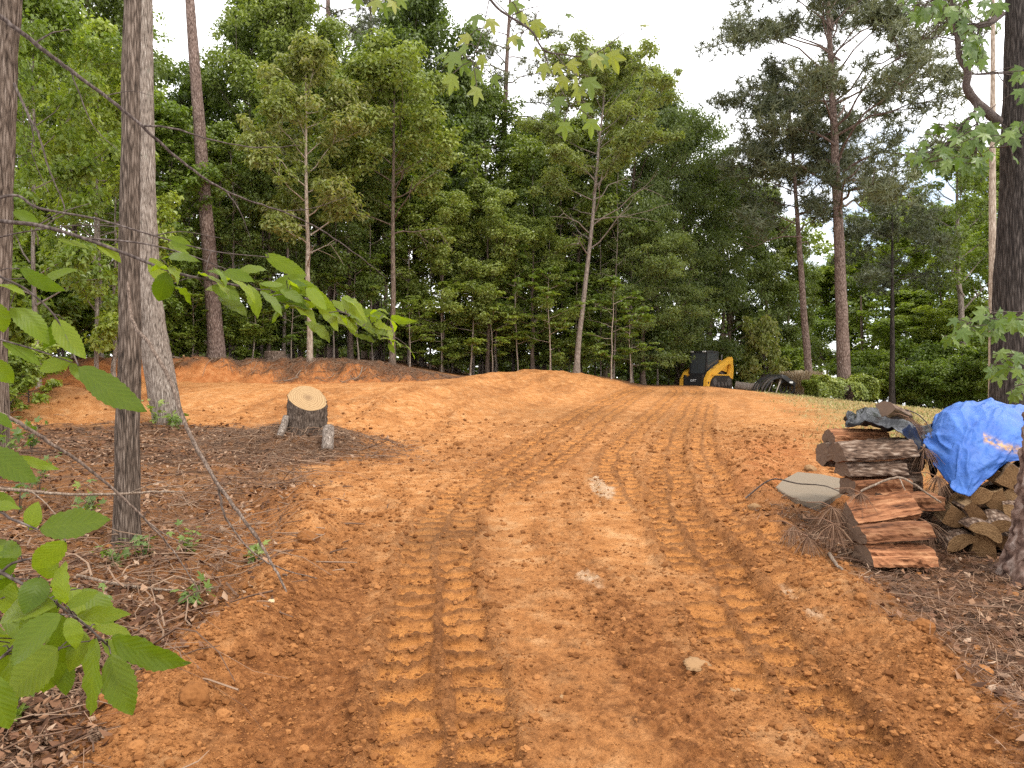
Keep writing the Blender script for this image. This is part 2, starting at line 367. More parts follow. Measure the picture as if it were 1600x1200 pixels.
def ground(x, y, detail=True):
    x = np.asarray(x, float); y = np.asarray(y, float)
    z = base_z(x, y)
    if not detail: return z
    Z = zones(x, y)
    near = 1-sm(14, 30, y)*.6
    road = (1-Z['litter'])*(1-Z['grass'])
    loose = np.zeros_like(z); press = np.zeros_like(z)
    for path, wd, pit, am, sd_, y0, y1 in ((TR_L, .62, .225, .042, 1, -6, 40), (TR_R, .58, .225, .042, 2, -6, 40), (TR_M, .50, .28, .026, 3, 6.5, 40), (TR_O, .42, .29, .022, 4, 4, 26), (TR_N, .46, .29, .024, 9, 7, 34)):
        k = sm(y0, y0+2, y)*(1-sm(y1-3, y1, y))
        fade = np.interp(y, [0, 9, 20, 40], [1, .9, .6, .4])
        h, lo, pr, ed = track(x, y, path, wd, pit, am, sd_)
        z = z+h*k*fade*road; loose = np.maximum(loose, np.maximum(lo, .6*ed)*k*road); press = np.maximum(press, pr*k*road)
    ul = x-np.interp(y, TR_L[:, 1], TR_L[:, 0]); lane = sm(.44, .66, vn(ul*2.3+.7, y*.16+ul*.1, 201)*.75+vn(ul*6, y*.45, 202)*.25)*road
    rough = np.clip(1-press, .25, 1)*(1-.62*lane)
    z = z+.028*fbm(x*.8, y*.8, 31, 3)+.030*fbm(x*2.6, y*2.6, 32, 3)*near*rough*(.5+.5*vn(x*.6, y*.6, 77))
    f = vn(x*8.5, y*8.5, 33); z = z+.022*(f-.5)*near*rough
    g = vn(x*22, y*22, 34); z = z+.022*(np.abs(g-.5)*2-.5)*near*rough*(.45+1.2*vn(x*1.6, y*1.6, 36))
    q1 = vn(x*38+3*f, y*38, 38); z = z+.016*np.clip(q1-.55, 0, 1)*near*rough*(.4+1.2*vn(x*2.2, y*2.2, 39))+.013*(vn(x*62, y*62, 35)-.5)*near*rough
    # rough scraped face of the pad and the bank
    face = sm(0, .8, Z['toe'])*(1-sm(3.5, 7, Z['toe']))*road
    z = z+face*(.13*fbm(x*1.8, y*1.1, 44, 4)+.07*(np.abs(fbm(x*2.2-y*1.1, y*.5+x*.25, 46, 3))-.2))
    cut = sm(Z['yb']-.8, Z['yb'], y)*(1-sm(Z['yb']+2.6, Z['yb']+3.4, y))*sm(-1.5, -3, x)
    z = z+cut*(.20*fbm(x*2.4, y*1.6, 45, 4)+.10*(np.abs(fbm(x*4.5, y*2, 47, 3))-.2))
    Z['lane'] = lane
    return z, Z, loose, press, cut, face
def gz(x, y): return float(ground(np.array([x]), np.array([y]))[0][0])

def build_ground():
    nc = 860
    s = np.linspace(-1, 1, nc); u = 1.25*(.40*s+.60*s**3)
    ys = [-9, -7, -5.5, -4, -3, -2, -1, 0, .6, 1.0, 1.3, 1.55, 1.7]
    yv = 1.8
    while yv < 48: ys.append(yv); yv += .0037*yv+.0005
    while yv < 420: ys.append(yv); yv *= 1.06
    ys = np.array(ys); nr = len(ys)
    X = u[None, :]*(np.clip(ys, 0, 1e9)*1.0+2.6)[:, None]+0*ys[:, None]; Y = np.repeat(ys[:, None], nc, 1)
    x = X.ravel(); y = Y.ravel()
    z, Z, loose, press, cut, face = ground(x, y)
    V = np.stack([x, y, z], -1)
    i = np.arange(nr-1)[:, None]*nc; j = np.arange(nc-1)[None, :]
    F = np.stack([i+j, i+j+1, i+nc+j+1, i+nc+j], -1).reshape(-1, 4)
    mb = MB(); mb.add(V, F, 0, .5)
    pale = np.exp(-(((x-1.05)/.14)**2+((y-8.8)/.75)**2))*1.3
    for (a, b, c, d) in ((.55, 5.2, .16, .25), (1.75, 4.6, .07, .5)):
        pale = np.maximum(pale, .8*np.exp(-(((x-a)/c)**2+((y-b)/d)**2)))
    pale = sm(.42, .75, pale*(.55+.9*vn(x*6, y*3.5, 61)+.5*(vn(x*17, y*17, 62)-.5)))*.8*(1-Z['litter'])
    red = np.clip(cut*1.0+.8*np.exp(-(((x-np.interp(y, [5, 9, 13, 18], [2.3, 3.2, 4.6, 6.8]))/.7)**2))*sm(5, 8, y)*(1-sm(12, 16, y))*(.4+1.0*vn(x*1.2, y*1.2, 63)), 0, 1)
    dark = np.clip(np.exp(-(((x+.55)/.45)**2+((y-6.6)/.7)**2))+.8*np.exp(-(((x+8.6)/1.5)**2+((y-14.6)/.9)**2)), 0, 1)*(.5+vn(x*3, y*3, 64))
    packed = np.interp(y, [3, 6, 9, 16, 30], [.14, .34, .60, .82, .92])+.42*Z['lane']
    packed = np.clip(packed+.5*fbm(x*1.1, y*.45, 65, 3)-.25*face*vn(x*2, y*2, 66)*2, 0, 1)
    o = mb.build('ground', M['ground'], extra=dict(litter=Z['litter'], grass=Z['grass'], loose=np.clip(loose, 0, 1), press=np.clip(press, 0, 1), pale=pale, red=red, darkdirt=np.clip(dark, 0, 1), packed=packed))
    struct(o, 'graded orange clay ground with crawler tracks running up a gentle rise')
    return o
def ground_mat():
    m, t = mat_new('ground')
    co = nd(t, 'ShaderNodeTexCoord').outputs['Object']
    A = {k: attr(t, k).outputs['Fac'] for k in ('litter', 'grass', 'loose', 'press', 'pale', 'red', 'darkdirt', 'packed')}
    n1 = noise(t, co, 1.4, 6, .6); n2 = noise(t, co, 14, 5, .65); n3 = noise(t, co, 70, 4, .7); n4 = noise(t, co, 5, 5, .6)
    looseC = ramp(t, n2, [(.3, (.115, .043, .014)), (.50, (.25, .096, .030)), (.72, (.41, .175, .062))])
    packC = ramp(t, n4, [(.3, (.37, .148, .044)), (.5, (.50, .222, .076)), (.72, (.60, .33, .148))])
    f = nd(t, 'ShaderNodeMath', {0: A['packed'], 1: nd(t, 'ShaderNodeMapRange', {0: n1, 3: -.5, 4: .5}).outputs[0]}, operation='ADD').outputs[0]
    f = nd(t, 'ShaderNodeMath', {0: f, 1: nd(t, 'ShaderNodeMapRange', {0: n2, 3: -.55, 4: .55}).outputs[0]}, operation='ADD', use_clamp=True).outputs[0]
    col = mixc(t, f, looseC, packC)
    pr = nd(t, 'ShaderNodeMath', {0: A['press'], 1: nd(t, 'ShaderNodeMapRange', {0: n4, 1: .35, 2: .6, 3: .25, 4: .95}).outputs[0]}, operation='MULTIPLY').outputs[0]
    col = mixc(t, pr, col, ramp(t, n2, [(.3, (.43, .165, .041)), (.7, (.56, .243, .068))]))
    lo = nd(t, 'ShaderNodeMath', {0: A['loose'], 1: .75}, operation='MULTIPLY').outputs[0]
    col = mixc(t, lo, col, ramp(t, n2, [(.3, (.12, .048, .017)), (.7, (.29, .122, .042))]))
    col = mixc(t, nd(t, 'ShaderNodeMath', {0: A['red'], 1: .6}, operation='MULTIPLY').outputs[0], col, ramp(t, n4, [(.3, (.30, .085, .025)), (.7, (.46, .175, .06))]))
    col = mixc(t, nd(t, 'ShaderNodeMath', {0: A['darkdirt'], 1: .6}, operation='MULTIPLY').outputs[0], col, (.13, .062, .028))
    col = mixc(t, A['pale'], col, ramp(t, n2, [(.35, (.46, .27, .13)), (.7, (.60, .46, .33))]))
    litC = ramp(t, n2, [(.28, (.03, .018, .012)), (.5, (.085, .048, .030)), (.75, (.16, .098, .064))])
    lf = nd(t, 'ShaderNodeMath', {0: A['litter'], 1: nd(t, 'ShaderNodeMapRange', {0: n4, 1: .3, 2: .6, 3: .45, 4: 1.0}).outputs[0]}, operation='MULTIPLY').outputs[0]
    col = mixc(t, lf, col, litC)
    grC = ramp(t, n2, [(.3, (.20, .15, .06)), (.55, (.29, .235, .10)), (.75, (.20, .21, .07))])
    gf = nd(t, 'ShaderNodeMath', {0: A['grass'], 1: nd(t, 'ShaderNodeMapRange', {0: n4, 1: .3, 2: .6, 3: .35, 4: .95}).outputs[0]}, operation='MULTIPLY').outputs[0]
    col = mixc(t, gf, col, grC)
    spk = nd(t, 'ShaderNodeMapRange', {0: n3, 1: .54, 2: .68, 3: 0, 4: .6}).outputs[0]
    col = mixc(t, spk, col, mixc(t, 1.0, col, (.45, .40, .36), 'MULTIPLY'))
    n5 = noise(t, co, 32, 4, .7)
    col = mixc(t, nd(t, 'ShaderNodeMapRange', {0: n5, 1: .52, 2: .66, 3: 0, 4: .55}).outputs[0], col, mixc(t, 1.0, col, (.52, .45, .40), 'MULTIPLY'))
    lsp = nd(t, 'ShaderNodeMapRange', {0: noise(t, co, 110, 3, .6), 1: .60, 2: .70, 3: 0, 4: .45}).outputs[0]
    col = mixc(t, lsp, col, mixc(t, 1.0, col, (1.5, 1.55, 1.6), 'MULTIPLY'))
    h = nd(t, 'ShaderNodeMath', {0: nd(t, 'ShaderNodeMath', {0: n3, 1: n2}, operation='ADD').outputs[0], 1: n5}, operation='ADD').outputs[0]
    b1_ = nd(t, 'ShaderNodeBump', {'Height': h, 'Strength': 1.0, 'Distance': .025}).outputs[0]
    finish(t, pbsdf(t, col, .95, .12, b1_)); return m
M['ground'] = ground_mat()
build_ground()
# ------------------------------------------------------------------ foliage generators
def unit(v): return v/(np.linalg.norm(v, axis=-1, keepdims=True)+1e-9)
def scatter_leaves(mb, rng, cl, n, L, Wd, droop=.25, flat=.65, up=.8, hard=.55, mat=0, shade_rnd=True):
    """n small folded leaves spread through clumps cl = [(x,y,z,r)...]"""
    cl = np.asarray(cl, float); p = cl[:, 3]**2; p /= p.sum()
    k = rng.choice(len(cl), n, p=p)
    d = unit(rng.normal(size=(n, 3))); rad = cl[k, 3]*(hard+(1-hard)*rng.random(n))*rng.random(n)**.22
    off = d*rad[:, None]; off[:, 2] *= flat
    pos = cl[k, :3]+off
    nv = unit(unit(off)*.55+np.array([0, 0, up])+rng.normal(size=(n, 3))*.45)
    out = unit(np.stack([off[:, 0], off[:, 1], off[:, 2]*.3-droop*cl[k, 3]], -1)+rng.normal(size=(n, 3))*.5*cl[k, 3][:, None])
    t = unit(out-nv*np.sum(out*nv, 1, keepdims=True)); b = np.cross(nv, t)
    l = L*(.65+.7*rng.random(n))[:, None]; w = Wd*(.65+.7*rng.random(n))[:, None]
    V = np.stack([pos-t*l*.5, pos+b*w*.5+nv*w*.16-t*l*.05, pos+t*l*.5-nv*l*.12, pos-b*w*.5+nv*w*.16-t*l*.05], 1)
    F = np.arange(n*4).reshape(n, 4)
    cr = rng.random(len(cl))
    r = np.clip(.55*rng.random(n)+.45*cr[k], 0, 1)
    mb.add(V.reshape(-1, 3), F, mat, np.repeat(r, 4))
def star_outline(k=5, rng=None):
    """outline of a five-lobed sweetgum leaf of unit size, stalk end at the origin, pointing along +x"""
    P = [(0, -.02)]
    for ang, ln in ((-115, .42), (-58, .62), (0, .78), (58, .62), (115, .42)):
        a = math.radians(ang)
        if ang > -115:
            m_ = math.radians(ang-29); P.append((.22+.31*math.cos(m_), .31*math.sin(m_)))
        for da, q in ((-17, .66), (-6, .88), (0, 1.0), (6, .88), (17, .66)):
            b = a+math.radians(da); P.append((.22+ln*q*math.cos(b), ln*q*math.sin(b)))
    P.append((0, .02)); return np.array(P)
STAR = star_outline()
def star_leaf(mb, pos, t, nv, size, rng, mat=0, rnd=None):
    b = np.cross(nv, t); O = STAR*size; n = len(O)
    c = pos+t*.22*size
    rr = np.hypot(O[:, 0]-.22*size, O[:, 1])
    V = pos+O[:, :1]*t+O[:, 1:]*b+nv*(-.35*rr[:, None]**2/size*(.6+.8*rng.random()))
    V = np.vstack([V, c]); F = [[i, (i+1) % n, n] for i in range(n)]
    mb.add(V, F, mat, rng.random() if rnd is None else rnd, np.vstack([np.stack([O[:, 0], O[:, 1], 0*O[:, 0]], -1)/size, [[.22, 0, 0]]]))
def tree_mesh(rng, H=14, cb=3, cr=3.5, n=16000, L=.16, Wd=.10, tr=.17, lean=(0, 0), nlimb=22, elev=(15, 50), clump=.8, droop=.25, flat=.65, prof=.75, sides=8, twigs=True, top=.95, hard=.55, dead=0, wob=.02, curve=.15, flare=1.5, up=.8, lobes=None, seg=14, path=None):
    T = MB(); Lf = MB()
    zz = np.linspace(-.35, H*top, seg); q = np.clip(zz/H, 0, 1)
    px = lean[0]*q+np.cumsum(rng.normal(size=seg))*wob*H*.12; py = lean[1]*q+np.cumsum(rng.normal(size=seg))*wob*H*.12
    px -= np.interp(0, zz, px); py -= np.interp(0, zz, py)
    if path is not None: px = np.interp(zz, [p[0] for p in path], [p[1] for p in path]); zs = np.convolve(np.pad(px, 1, 'edge'), [.25, .5, .25], 'valid'); px = zs
    ctr = catmull(np.stack([px, py, zz], -1), 3); qq = np.clip(ctr[:, 2]/H, 0, 1)
    R = tr*(1-.86*qq**.9)*(1+(flare-1)*np.exp(-np.clip(ctr[:, 2]+.1, 0, 99)/(.8*tr+.15)))
    tube(T, ctr, R, sides, bump=.04, rng=rng, lobes=lobes)
    cl = []
    az = rng.random()*6.28
    for i in range(nlimb):
        t = (i+.5)/nlimb; z = cb+(H*top-cb)*t**.9
        c = np.array([np.interp(z, ctr[:, 2], ctr[:, 0]), np.interp(z, ctr[:, 2], ctr[:, 1]), z])
        az += 2.4+rng.normal()*.5
        pr = math.sin(PI*(.18+.80*t))**prof
        ln = cr*pr*(.65+.5*rng.random())
        el = math.radians(elev[0]+(elev[1]-elev[0])*t+rng.normal()*8)
        d = np.array([math.cos(az)*math.cos(el), math.sin(az)*math.cos(el), math.sin(el)])
        s = np.linspace(0, 1, 6)[:, None]
        P = c+d*ln*s+np.array([0, 0, 1])*ln*curve*s**2*(1 if curve > 0 else 1)+np.cumsum(rng.normal(size=(6, 3)), 0)*ln*.028
        r0 = max(.018, tr*(1-.8*z/H)*.42)
        tube(T, P, r0*(1-.85*s[:, 0]), 5, cap=False, rnd=.5)
        deadl = i < dead
        for f in (.35, .6, .85, 1.0):
            if deadl: break
            if f < .5 and t < .3: continue
            e = P[0]+(P[-1]-P[0])*f; e = np.array([np.interp(f, s[:, 0], P[:, a]) for a in range(3)])
            cl.append((*e+rng.normal(size=3)*ln*.05, clump*(.55+.55*rng.random())*(1.0 if f > .5 else .75)))
        for kx in range(3 if twigs else 0):
            f = .4+.5*rng.random(); e = np.array([np.interp(f, s[:, 0], P[:, a]) for a in range(3)])
            d2 = unit(d+rng.normal(size=3)*.7); l2 = ln*.45*(.6+.6*rng.random())
            Q = e+d2*l2*np.linspace(0, 1, 4)[:, None]+np.array([0, 0, -.12 if deadl else .05])*l2*(np.linspace(0, 1, 4)[:, None])**2
            tube(T, Q, np.linspace(r0*.4, .006, 4), 4, cap=False, rnd=.5)
            if not deadl: cl.append((*Q[-1], clump*(.4+.5*rng.random())))
    e = ctr[-1]; cl += [(e[0], e[1], e[2]+.1, clump*.6), (e[0], e[1], e[2]-clump*.7, clump*.7)]
    if n: scatter_leaves(Lf, rng, cl, n, L, Wd, droop, flat, up, hard)
    return T, Lf
def pine_mesh(rng, H=20, cb=10, cr=3.2, ntuft=900, tr=.3, lean=(0, 0), nlimb=26, sides=10, needle=.24, wob=.01, dead=4, prof=.6, elev=(-5, 35), tuft_r=.5, seg=16, curve=.1):
    T = MB(); Lf = MB()
    zz = np.linspace(-.35, H*.98, seg); q = np.clip(zz/H, 0, 1)
    px = lean[0]*q+np.cumsum(rng.normal(size=seg))*wob*H*.1; py = lean[1]*q+np.cumsum(rng.normal(size=seg))*wob*H*.1
    px -= np.interp(0, zz, px); py -= np.interp(0, zz, py)
    ctr = catmull(np.stack([px, py, zz], -1), 3); qq = np.clip(ctr[:, 2]/H, 0, 1)
    R = tr*(1-.8*qq)*(1+.35*np.exp(-np.clip(ctr[:, 2]+.1, 0, 99)/.4))
    tube(T, ctr, R, sides, bump=.05, rng=rng)
    tips = []; az = rng.random()*6
    for i in range(nlimb):
        t = (i+.5)/nlimb; z = cb+(H*.97-cb)*t
        c = np.array([np.interp(z, ctr[:, 2], ctr[:, 0]), np.interp(z, ctr[:, 2], ctr[:, 1]), z])
        az += 2.4+rng.normal()*.6
        ln = cr*(math.sin(PI*(.22+.74*t))**prof)*(.6+.6*rng.random()); el = math.radians(elev[0]+(elev[1]-elev[0])*t+rng.normal()*7)
        d = np.array([math.cos(az)*math.cos(el), math.sin(az)*math.cos(el), math.sin(el)])
        s = np.linspace(0, 1, 7)[:, None]
        P = c+d*ln*s+np.array([0, 0, 1])*ln*curve*np.sin(s*3)+np.cumsum(rng.normal(size=(7, 3)), 0)*ln*.03
        r0 = max(.02, tr*(1-.75*z/H)*.34); tube(T, P, r0*(1-.8*s[:, 0]), 5, cap=False, rnd=.5)
        for k in range(5):
            f = .35+.65*rng.random(); e = np.array([np.interp(f, s[:, 0], P[:, a]) for a in range(3)])
            d2 = unit(d+rng.normal(size=3)*.6+np.array([0, 0, .15])); l2 = ln*.32*(.5+.8*rng.random())
            Q = e+d2*l2*np.linspace(0, 1, 4)[:, None]
            tube(T, Q, np.linspace(r0*.4, .008, 4), 4, cap=False, rnd=.5)
            if i >= dead:
                tips.append((*Q[-1], 1)); tips.append((*Q[2], .8))
        if i >= dead: tips.append((*P[-1], 1.2))
    tips = np.array(tips)
    k = rng.integers(0, len(tips), ntuft)
    tc_ = tips[k, :3]+rng.normal(size=(ntuft, 3))*np.array([.5, .5, .28])*tuft_r*tips[k, 3:4]
    nn = 16
    c = np.repeat(tc_, nn, 0); d = unit(rng.normal(size=(ntuft*nn, 3))+np.array([0, 0, .35])); l = needle*(.6+.7*rng.random((ntuft*nn, 1)))
    sd = unit(np.cross(d, rng.normal(size=d.shape)))*.015*(needle/.24)
    V = np.stack([c-sd, c+sd, c+d*l+sd*.4, c+d*l-sd*.4], 1).reshape(-1, 3)
    r = np.repeat(np.clip(rng.random(ntuft)*.8+.1, 0, 1), nn*4)
    Lf.add(V, np.arange(len(V)).reshape(-1, 4), 0, r)
    return T, Lf

PROTO = {}
def proto(kind, var):
    key = (kind, var)
    if key in PROTO: return PROTO[key]
    rng = np.random.default_rng(1000*ord(kind[0])+sum(map(ord, kind))+var*7)
    if kind == 'round': a = tree_mesh(rng, 14, 2.6, 3.6, 26000, .20, .125, .16, nlimb=28, clump=.98); ms = ('bark_brown', 'leaf_mid')
    elif kind == 'tall': a = tree_mesh(rng, 16, 3.2, 3.0, 26000, .19, .12, .16, nlimb=34, clump=.88, prof=.55, elev=(10, 55)); ms = ('bark_grey', 'leaf_mid')
    elif kind == 'dark': a = tree_mesh(rng, 16, 2.8, 3.9, 30000, .20, .13, .19, nlimb=32, clump=1.05, prof=.6); ms = ('bark_brown', 'leaf_dark')
    elif kind == 'light': a = tree_mesh(rng, 12, 1.4, 2.8, 15000, .20, .14, .10, nlimb=26, clump=.75, prof=.6); ms = ('bark_grey', 'leaf_light')
    elif kind == 'feather': a = tree_mesh(rng, 14, .9, 3.9, 62000, .19, .070, .16, nlimb=52, clump=1.15, droop=.7, flat=.6, prof=.5, elev=(25, 45), curve=-.22, hard=.3, up=.5); ms = ('bark_brown', 'leaf_feather')
    elif kind == 'sapling': a = tree_mesh(rng, 6, 1.0, 1.3, 2400, .16, .10, .035, nlimb=14, clump=.4, flat=.35, elev=(10, 40), sides=6, wob=.035, hard=.3, seg=10); ms = ('bark_pale', 'leaf_light')
    elif kind == 'pole': a = tree_mesh(rng, 9, 3.4, 1.1, 900, .16, .10, .055, nlimb=12, clump=.4, sides=6, elev=(5, 45), wob=.03, dead=5, hard=.3, seg=12); ms = ('bark_grey', 'leaf_mid')
    elif kind == 'shrub': a = tree_mesh(rng, 1.7, .15, 1.15, 3600, .15, .10, .022, nlimb=16, clump=.42, elev=(15, 70), sides=5, hard=.3, prof=.45, seg=6, twigs=False); ms = ('bark_twig', 'leaf_light')
    elif kind == 'bush': a = tree_mesh(rng, 2.6, .2, 1.9, 6000, .17, .115, .03, nlimb=22, clump=.6, elev=(15, 60), sides=5, hard=.35, prof=.45, seg=6, twigs=False); ms = ('bark_twig', 'leaf_mid')
    elif kind == 'pine': a = pine_mesh(rng, 20, 10.5, 2.9, 1000, .26); ms = ('bark_pine', 'needle')
    me = (a[0].mesh(kind+'_trunk', M[ms[0]]), a[1].mesh(kind+'_crown', M[ms[1]], smooth=False))
    PROTO[key] = me; return me
def place_tree(kind, var, x, y, ztop, name, label, cat='tree', group=None, wscale=None, rz=None, crown=None, bark=None, sink=0):
    z = gz(x, y)-sink; me = proto(kind, var)
    H = {'round': 14, 'tall': 16, 'dark': 16, 'light': 12, 'feather': 14, 'sapling': 6, 'pole': 9, 'shrub': 1.7, 'bush': 2.6, 'pine': 20}[kind]
    s = (ztop-z)/H; w = s if wscale is None else wscale
    o = empty(name, (x, y, z), random.random()*6.28 if rz is None else rz, (w, w, s))
    tag(o, label, cat, group)
    for nm, m_, mt in (('trunk' if cat == 'tree' else 'stem', me[0], bark), ('crown' if cat == 'tree' else 'foliage', me[1], crown)):
        c = inst(nm, m_, o)
        if mt: c.material_slots[0].link = 'OBJECT'; c.material_slots[0].material = M[mt]
    return o
random.seed(4)
def hero(name, label, gen, px, Y, mats, base_py=None, **kw):
    x = (px-800)/FPX*Y; z = gz(x, Y)
    rng = np.random.default_rng(kw.pop('seed', abs(int(px))))
    T, Lf = gen(rng, **kw)
    o = empty(name, (x, Y, z)); tag(o, label, 'tree')
    T.build('trunk', M[mats[0]], o)
    if Lf.n: Lf.build('crown', M[mats[1]], o, smooth=False)
    return o
ridges = lambda k, a, seed: (lambda i, th: 1+a*(np.abs(np.sin(th*k/2+.35*np.sin(i*.21+th*2)+.2*np.sin(i*.53)))-.5))

# --- the near trees
hero('oak_tree', 'rough brown trunk cut by the left edge of the photo', tree_mesh, -14, 8.2, ('bark_brown', 'leaf_light'), H=14, cb=8.2, cr=2.4, n=5000, tr=.165, lean=(.62, 0), sides=40, seg=26, wob=.006, nlimb=12, lobes=ridges(20, .10, 1), flare=1.3)
hero('hickory_tree', 'large leaning grey trunk with swollen foot, left of the stump', tree_mesh, 262, 13.6, ('bark_grey', 'leaf_light'), H=18, cb=10, cr=3.2, n=7000, tr=.262, lean=(-.9, .3), sides=44, seg=48, wob=.002, nlimb=14, lobes=ridges(22, .05, 2), flare=.98, path=[(-.5, .04), (0, .02), (.3, -.03), (.8, -.13), (1.4, -.25), (2.0, -.35), (2.8, -.42), (4, -.47), (6, -.50), (18, -.58)])
hero('slim_tree', 'slim dark straight trunk in front of the large leaning grey trunk', tree_mesh, 197, 6.0, ('bark_slim', 'leaf_light'), H=12, cb=6.6, cr=1.8, n=2500, tr=.092, lean=(.16, 0), sides=36, seg=30, wob=.004, nlimb=10, lobes=ridges(18, .12, 3), flare=1.25)
o = hero('dark_oak_tree', 'massive near-black ridged trunk behind the blue tarp', tree_mesh, 1583, 13.0, ('bark_dark', 'leaf_mid'), H=18, cb=9.5, cr=3.4, n=6000, tr=.37, lean=(.25, 0), sides=44, seg=30, wob=.003, nlimb=14, lobes=ridges(24, .10, 4), flare=1.25)  # near-black bark colour also carries the shade of a backlit trunk
# --- tall pines and single trees one can tell apart
hero('pine_tree', 'tallest pine with a wide layered crown behind the clipped bush', pine_mesh, 1320, 35, ('bark_pine', 'needle'), H=21.0, cb=8.5, cr=4.8, ntuft=5800, tr=.32, lean=(-.9, 0), nlimb=40, wob=.006, dead=3, prof=.35, tuft_r=.75, needle=.30, elev=(0, 40), curve=.14)
hero('pine_tree', 'slimmer leaning pine close left of the tallest pine', pine_mesh, 1266, 37, ('bark_pine', 'needle'), H=15.5, cb=7.3, cr=3.1, ntuft=1900, tr=.20, lean=(-1.2, 0), nlimb=26, wob=.006, dead=4, prof=.4, tuft_r=.7, needle=.30)
hero('pine_tree', 'tall bare-stemmed pine with a sparse top above the middle of the wood', pine_mesh, 769, 42, ('bark_pine', 'needle'), H=22.5, cb=13.2, cr=3.0, ntuft=560, tr=.30, lean=(1.1, 0), nlimb=20, wob=.006, dead=4, prof=.4, tuft_r=.65, needle=.30, elev=(-20, 25))
hero('pine_tree', 'leaning pine trunk rising from the bank right of the large grey trunk', pine_mesh, 339, 27.5, ('bark_pine', 'needle'), H=24, cb=17, cr=3.2, ntuft=600, tr=.30, lean=(-1.9, 0), nlimb=18, wob=.004, dead=2)
hero('pine_tree', 'dark pine topping the wood above the yellowish slender tree', pine_mesh, 520, 41, ('bark_pine', 'needle'), H=26, cb=13, cr=3.6, ntuft=900, tr=.28, lean=(-.3, 0), nlimb=24, wob=.006, dead=3)
hero('pine_tree', 'pine with a dark bushy head left of the bare-stemmed pine', pine_mesh, 585, 43, ('bark_pine', 'needle'), H=21.5, cb=14, cr=3.2, ntuft=1000, tr=.24, lean=(-.2, 0), nlimb=22, wob=.006, dead=2)
hero('pine_tree', 'short thin pine with a dark low crown right of the tallest pine', pine_mesh, 1394, 42, ('bark_dark', 'needle'), H=11.0, cb=6.6, cr=2.6, ntuft=900, tr=.17, lean=(0, 0), nlimb=18, wob=.006, dead=1, prof=.3, tuft_r=.7, needle=.3)
hero('yellowish_tree', 'slender pale-stemmed tree with yellowish foliage at the end of the bank', tree_mesh, 484, 27.2, ('bark_pale', 'leaf_yellow'), H=11.6, cb=3.2, cr=2.3, n=13000, L=.20, Wd=.09, tr=.115, lean=(0, 0), nlimb=26, clump=.66, wob=.02, sides=10, dead=2, droop=.6, flare=1.2)
hero('leaning_tree', 'leaning pale trunk with bare lower limbs at the middle of the wood edge', tree_mesh, 901, 33, ('bark_grey', 'leaf_feather'), H=14.0, cb=5.0, cr=3.4, n=30000, L=.18, Wd=.07, tr=.135, lean=(1.35, 0), nlimb=34, clump=.75, wob=.014, sides=10, dead=9, hard=.3, prof=.6, flat=.5)
hero('brown_tree', 'thin straight brown trunk with a round crown right of the bank', tree_mesh, 613, 29.5, ('bark_brown', 'leaf_mid'), H=12.2, cb=5.0, cr=2.9, n=15000, L=.19, Wd=.12, tr=.125, lean=(.1, 0), nlimb=26, clump=.8, wob=.012, sides=9, dead=5)

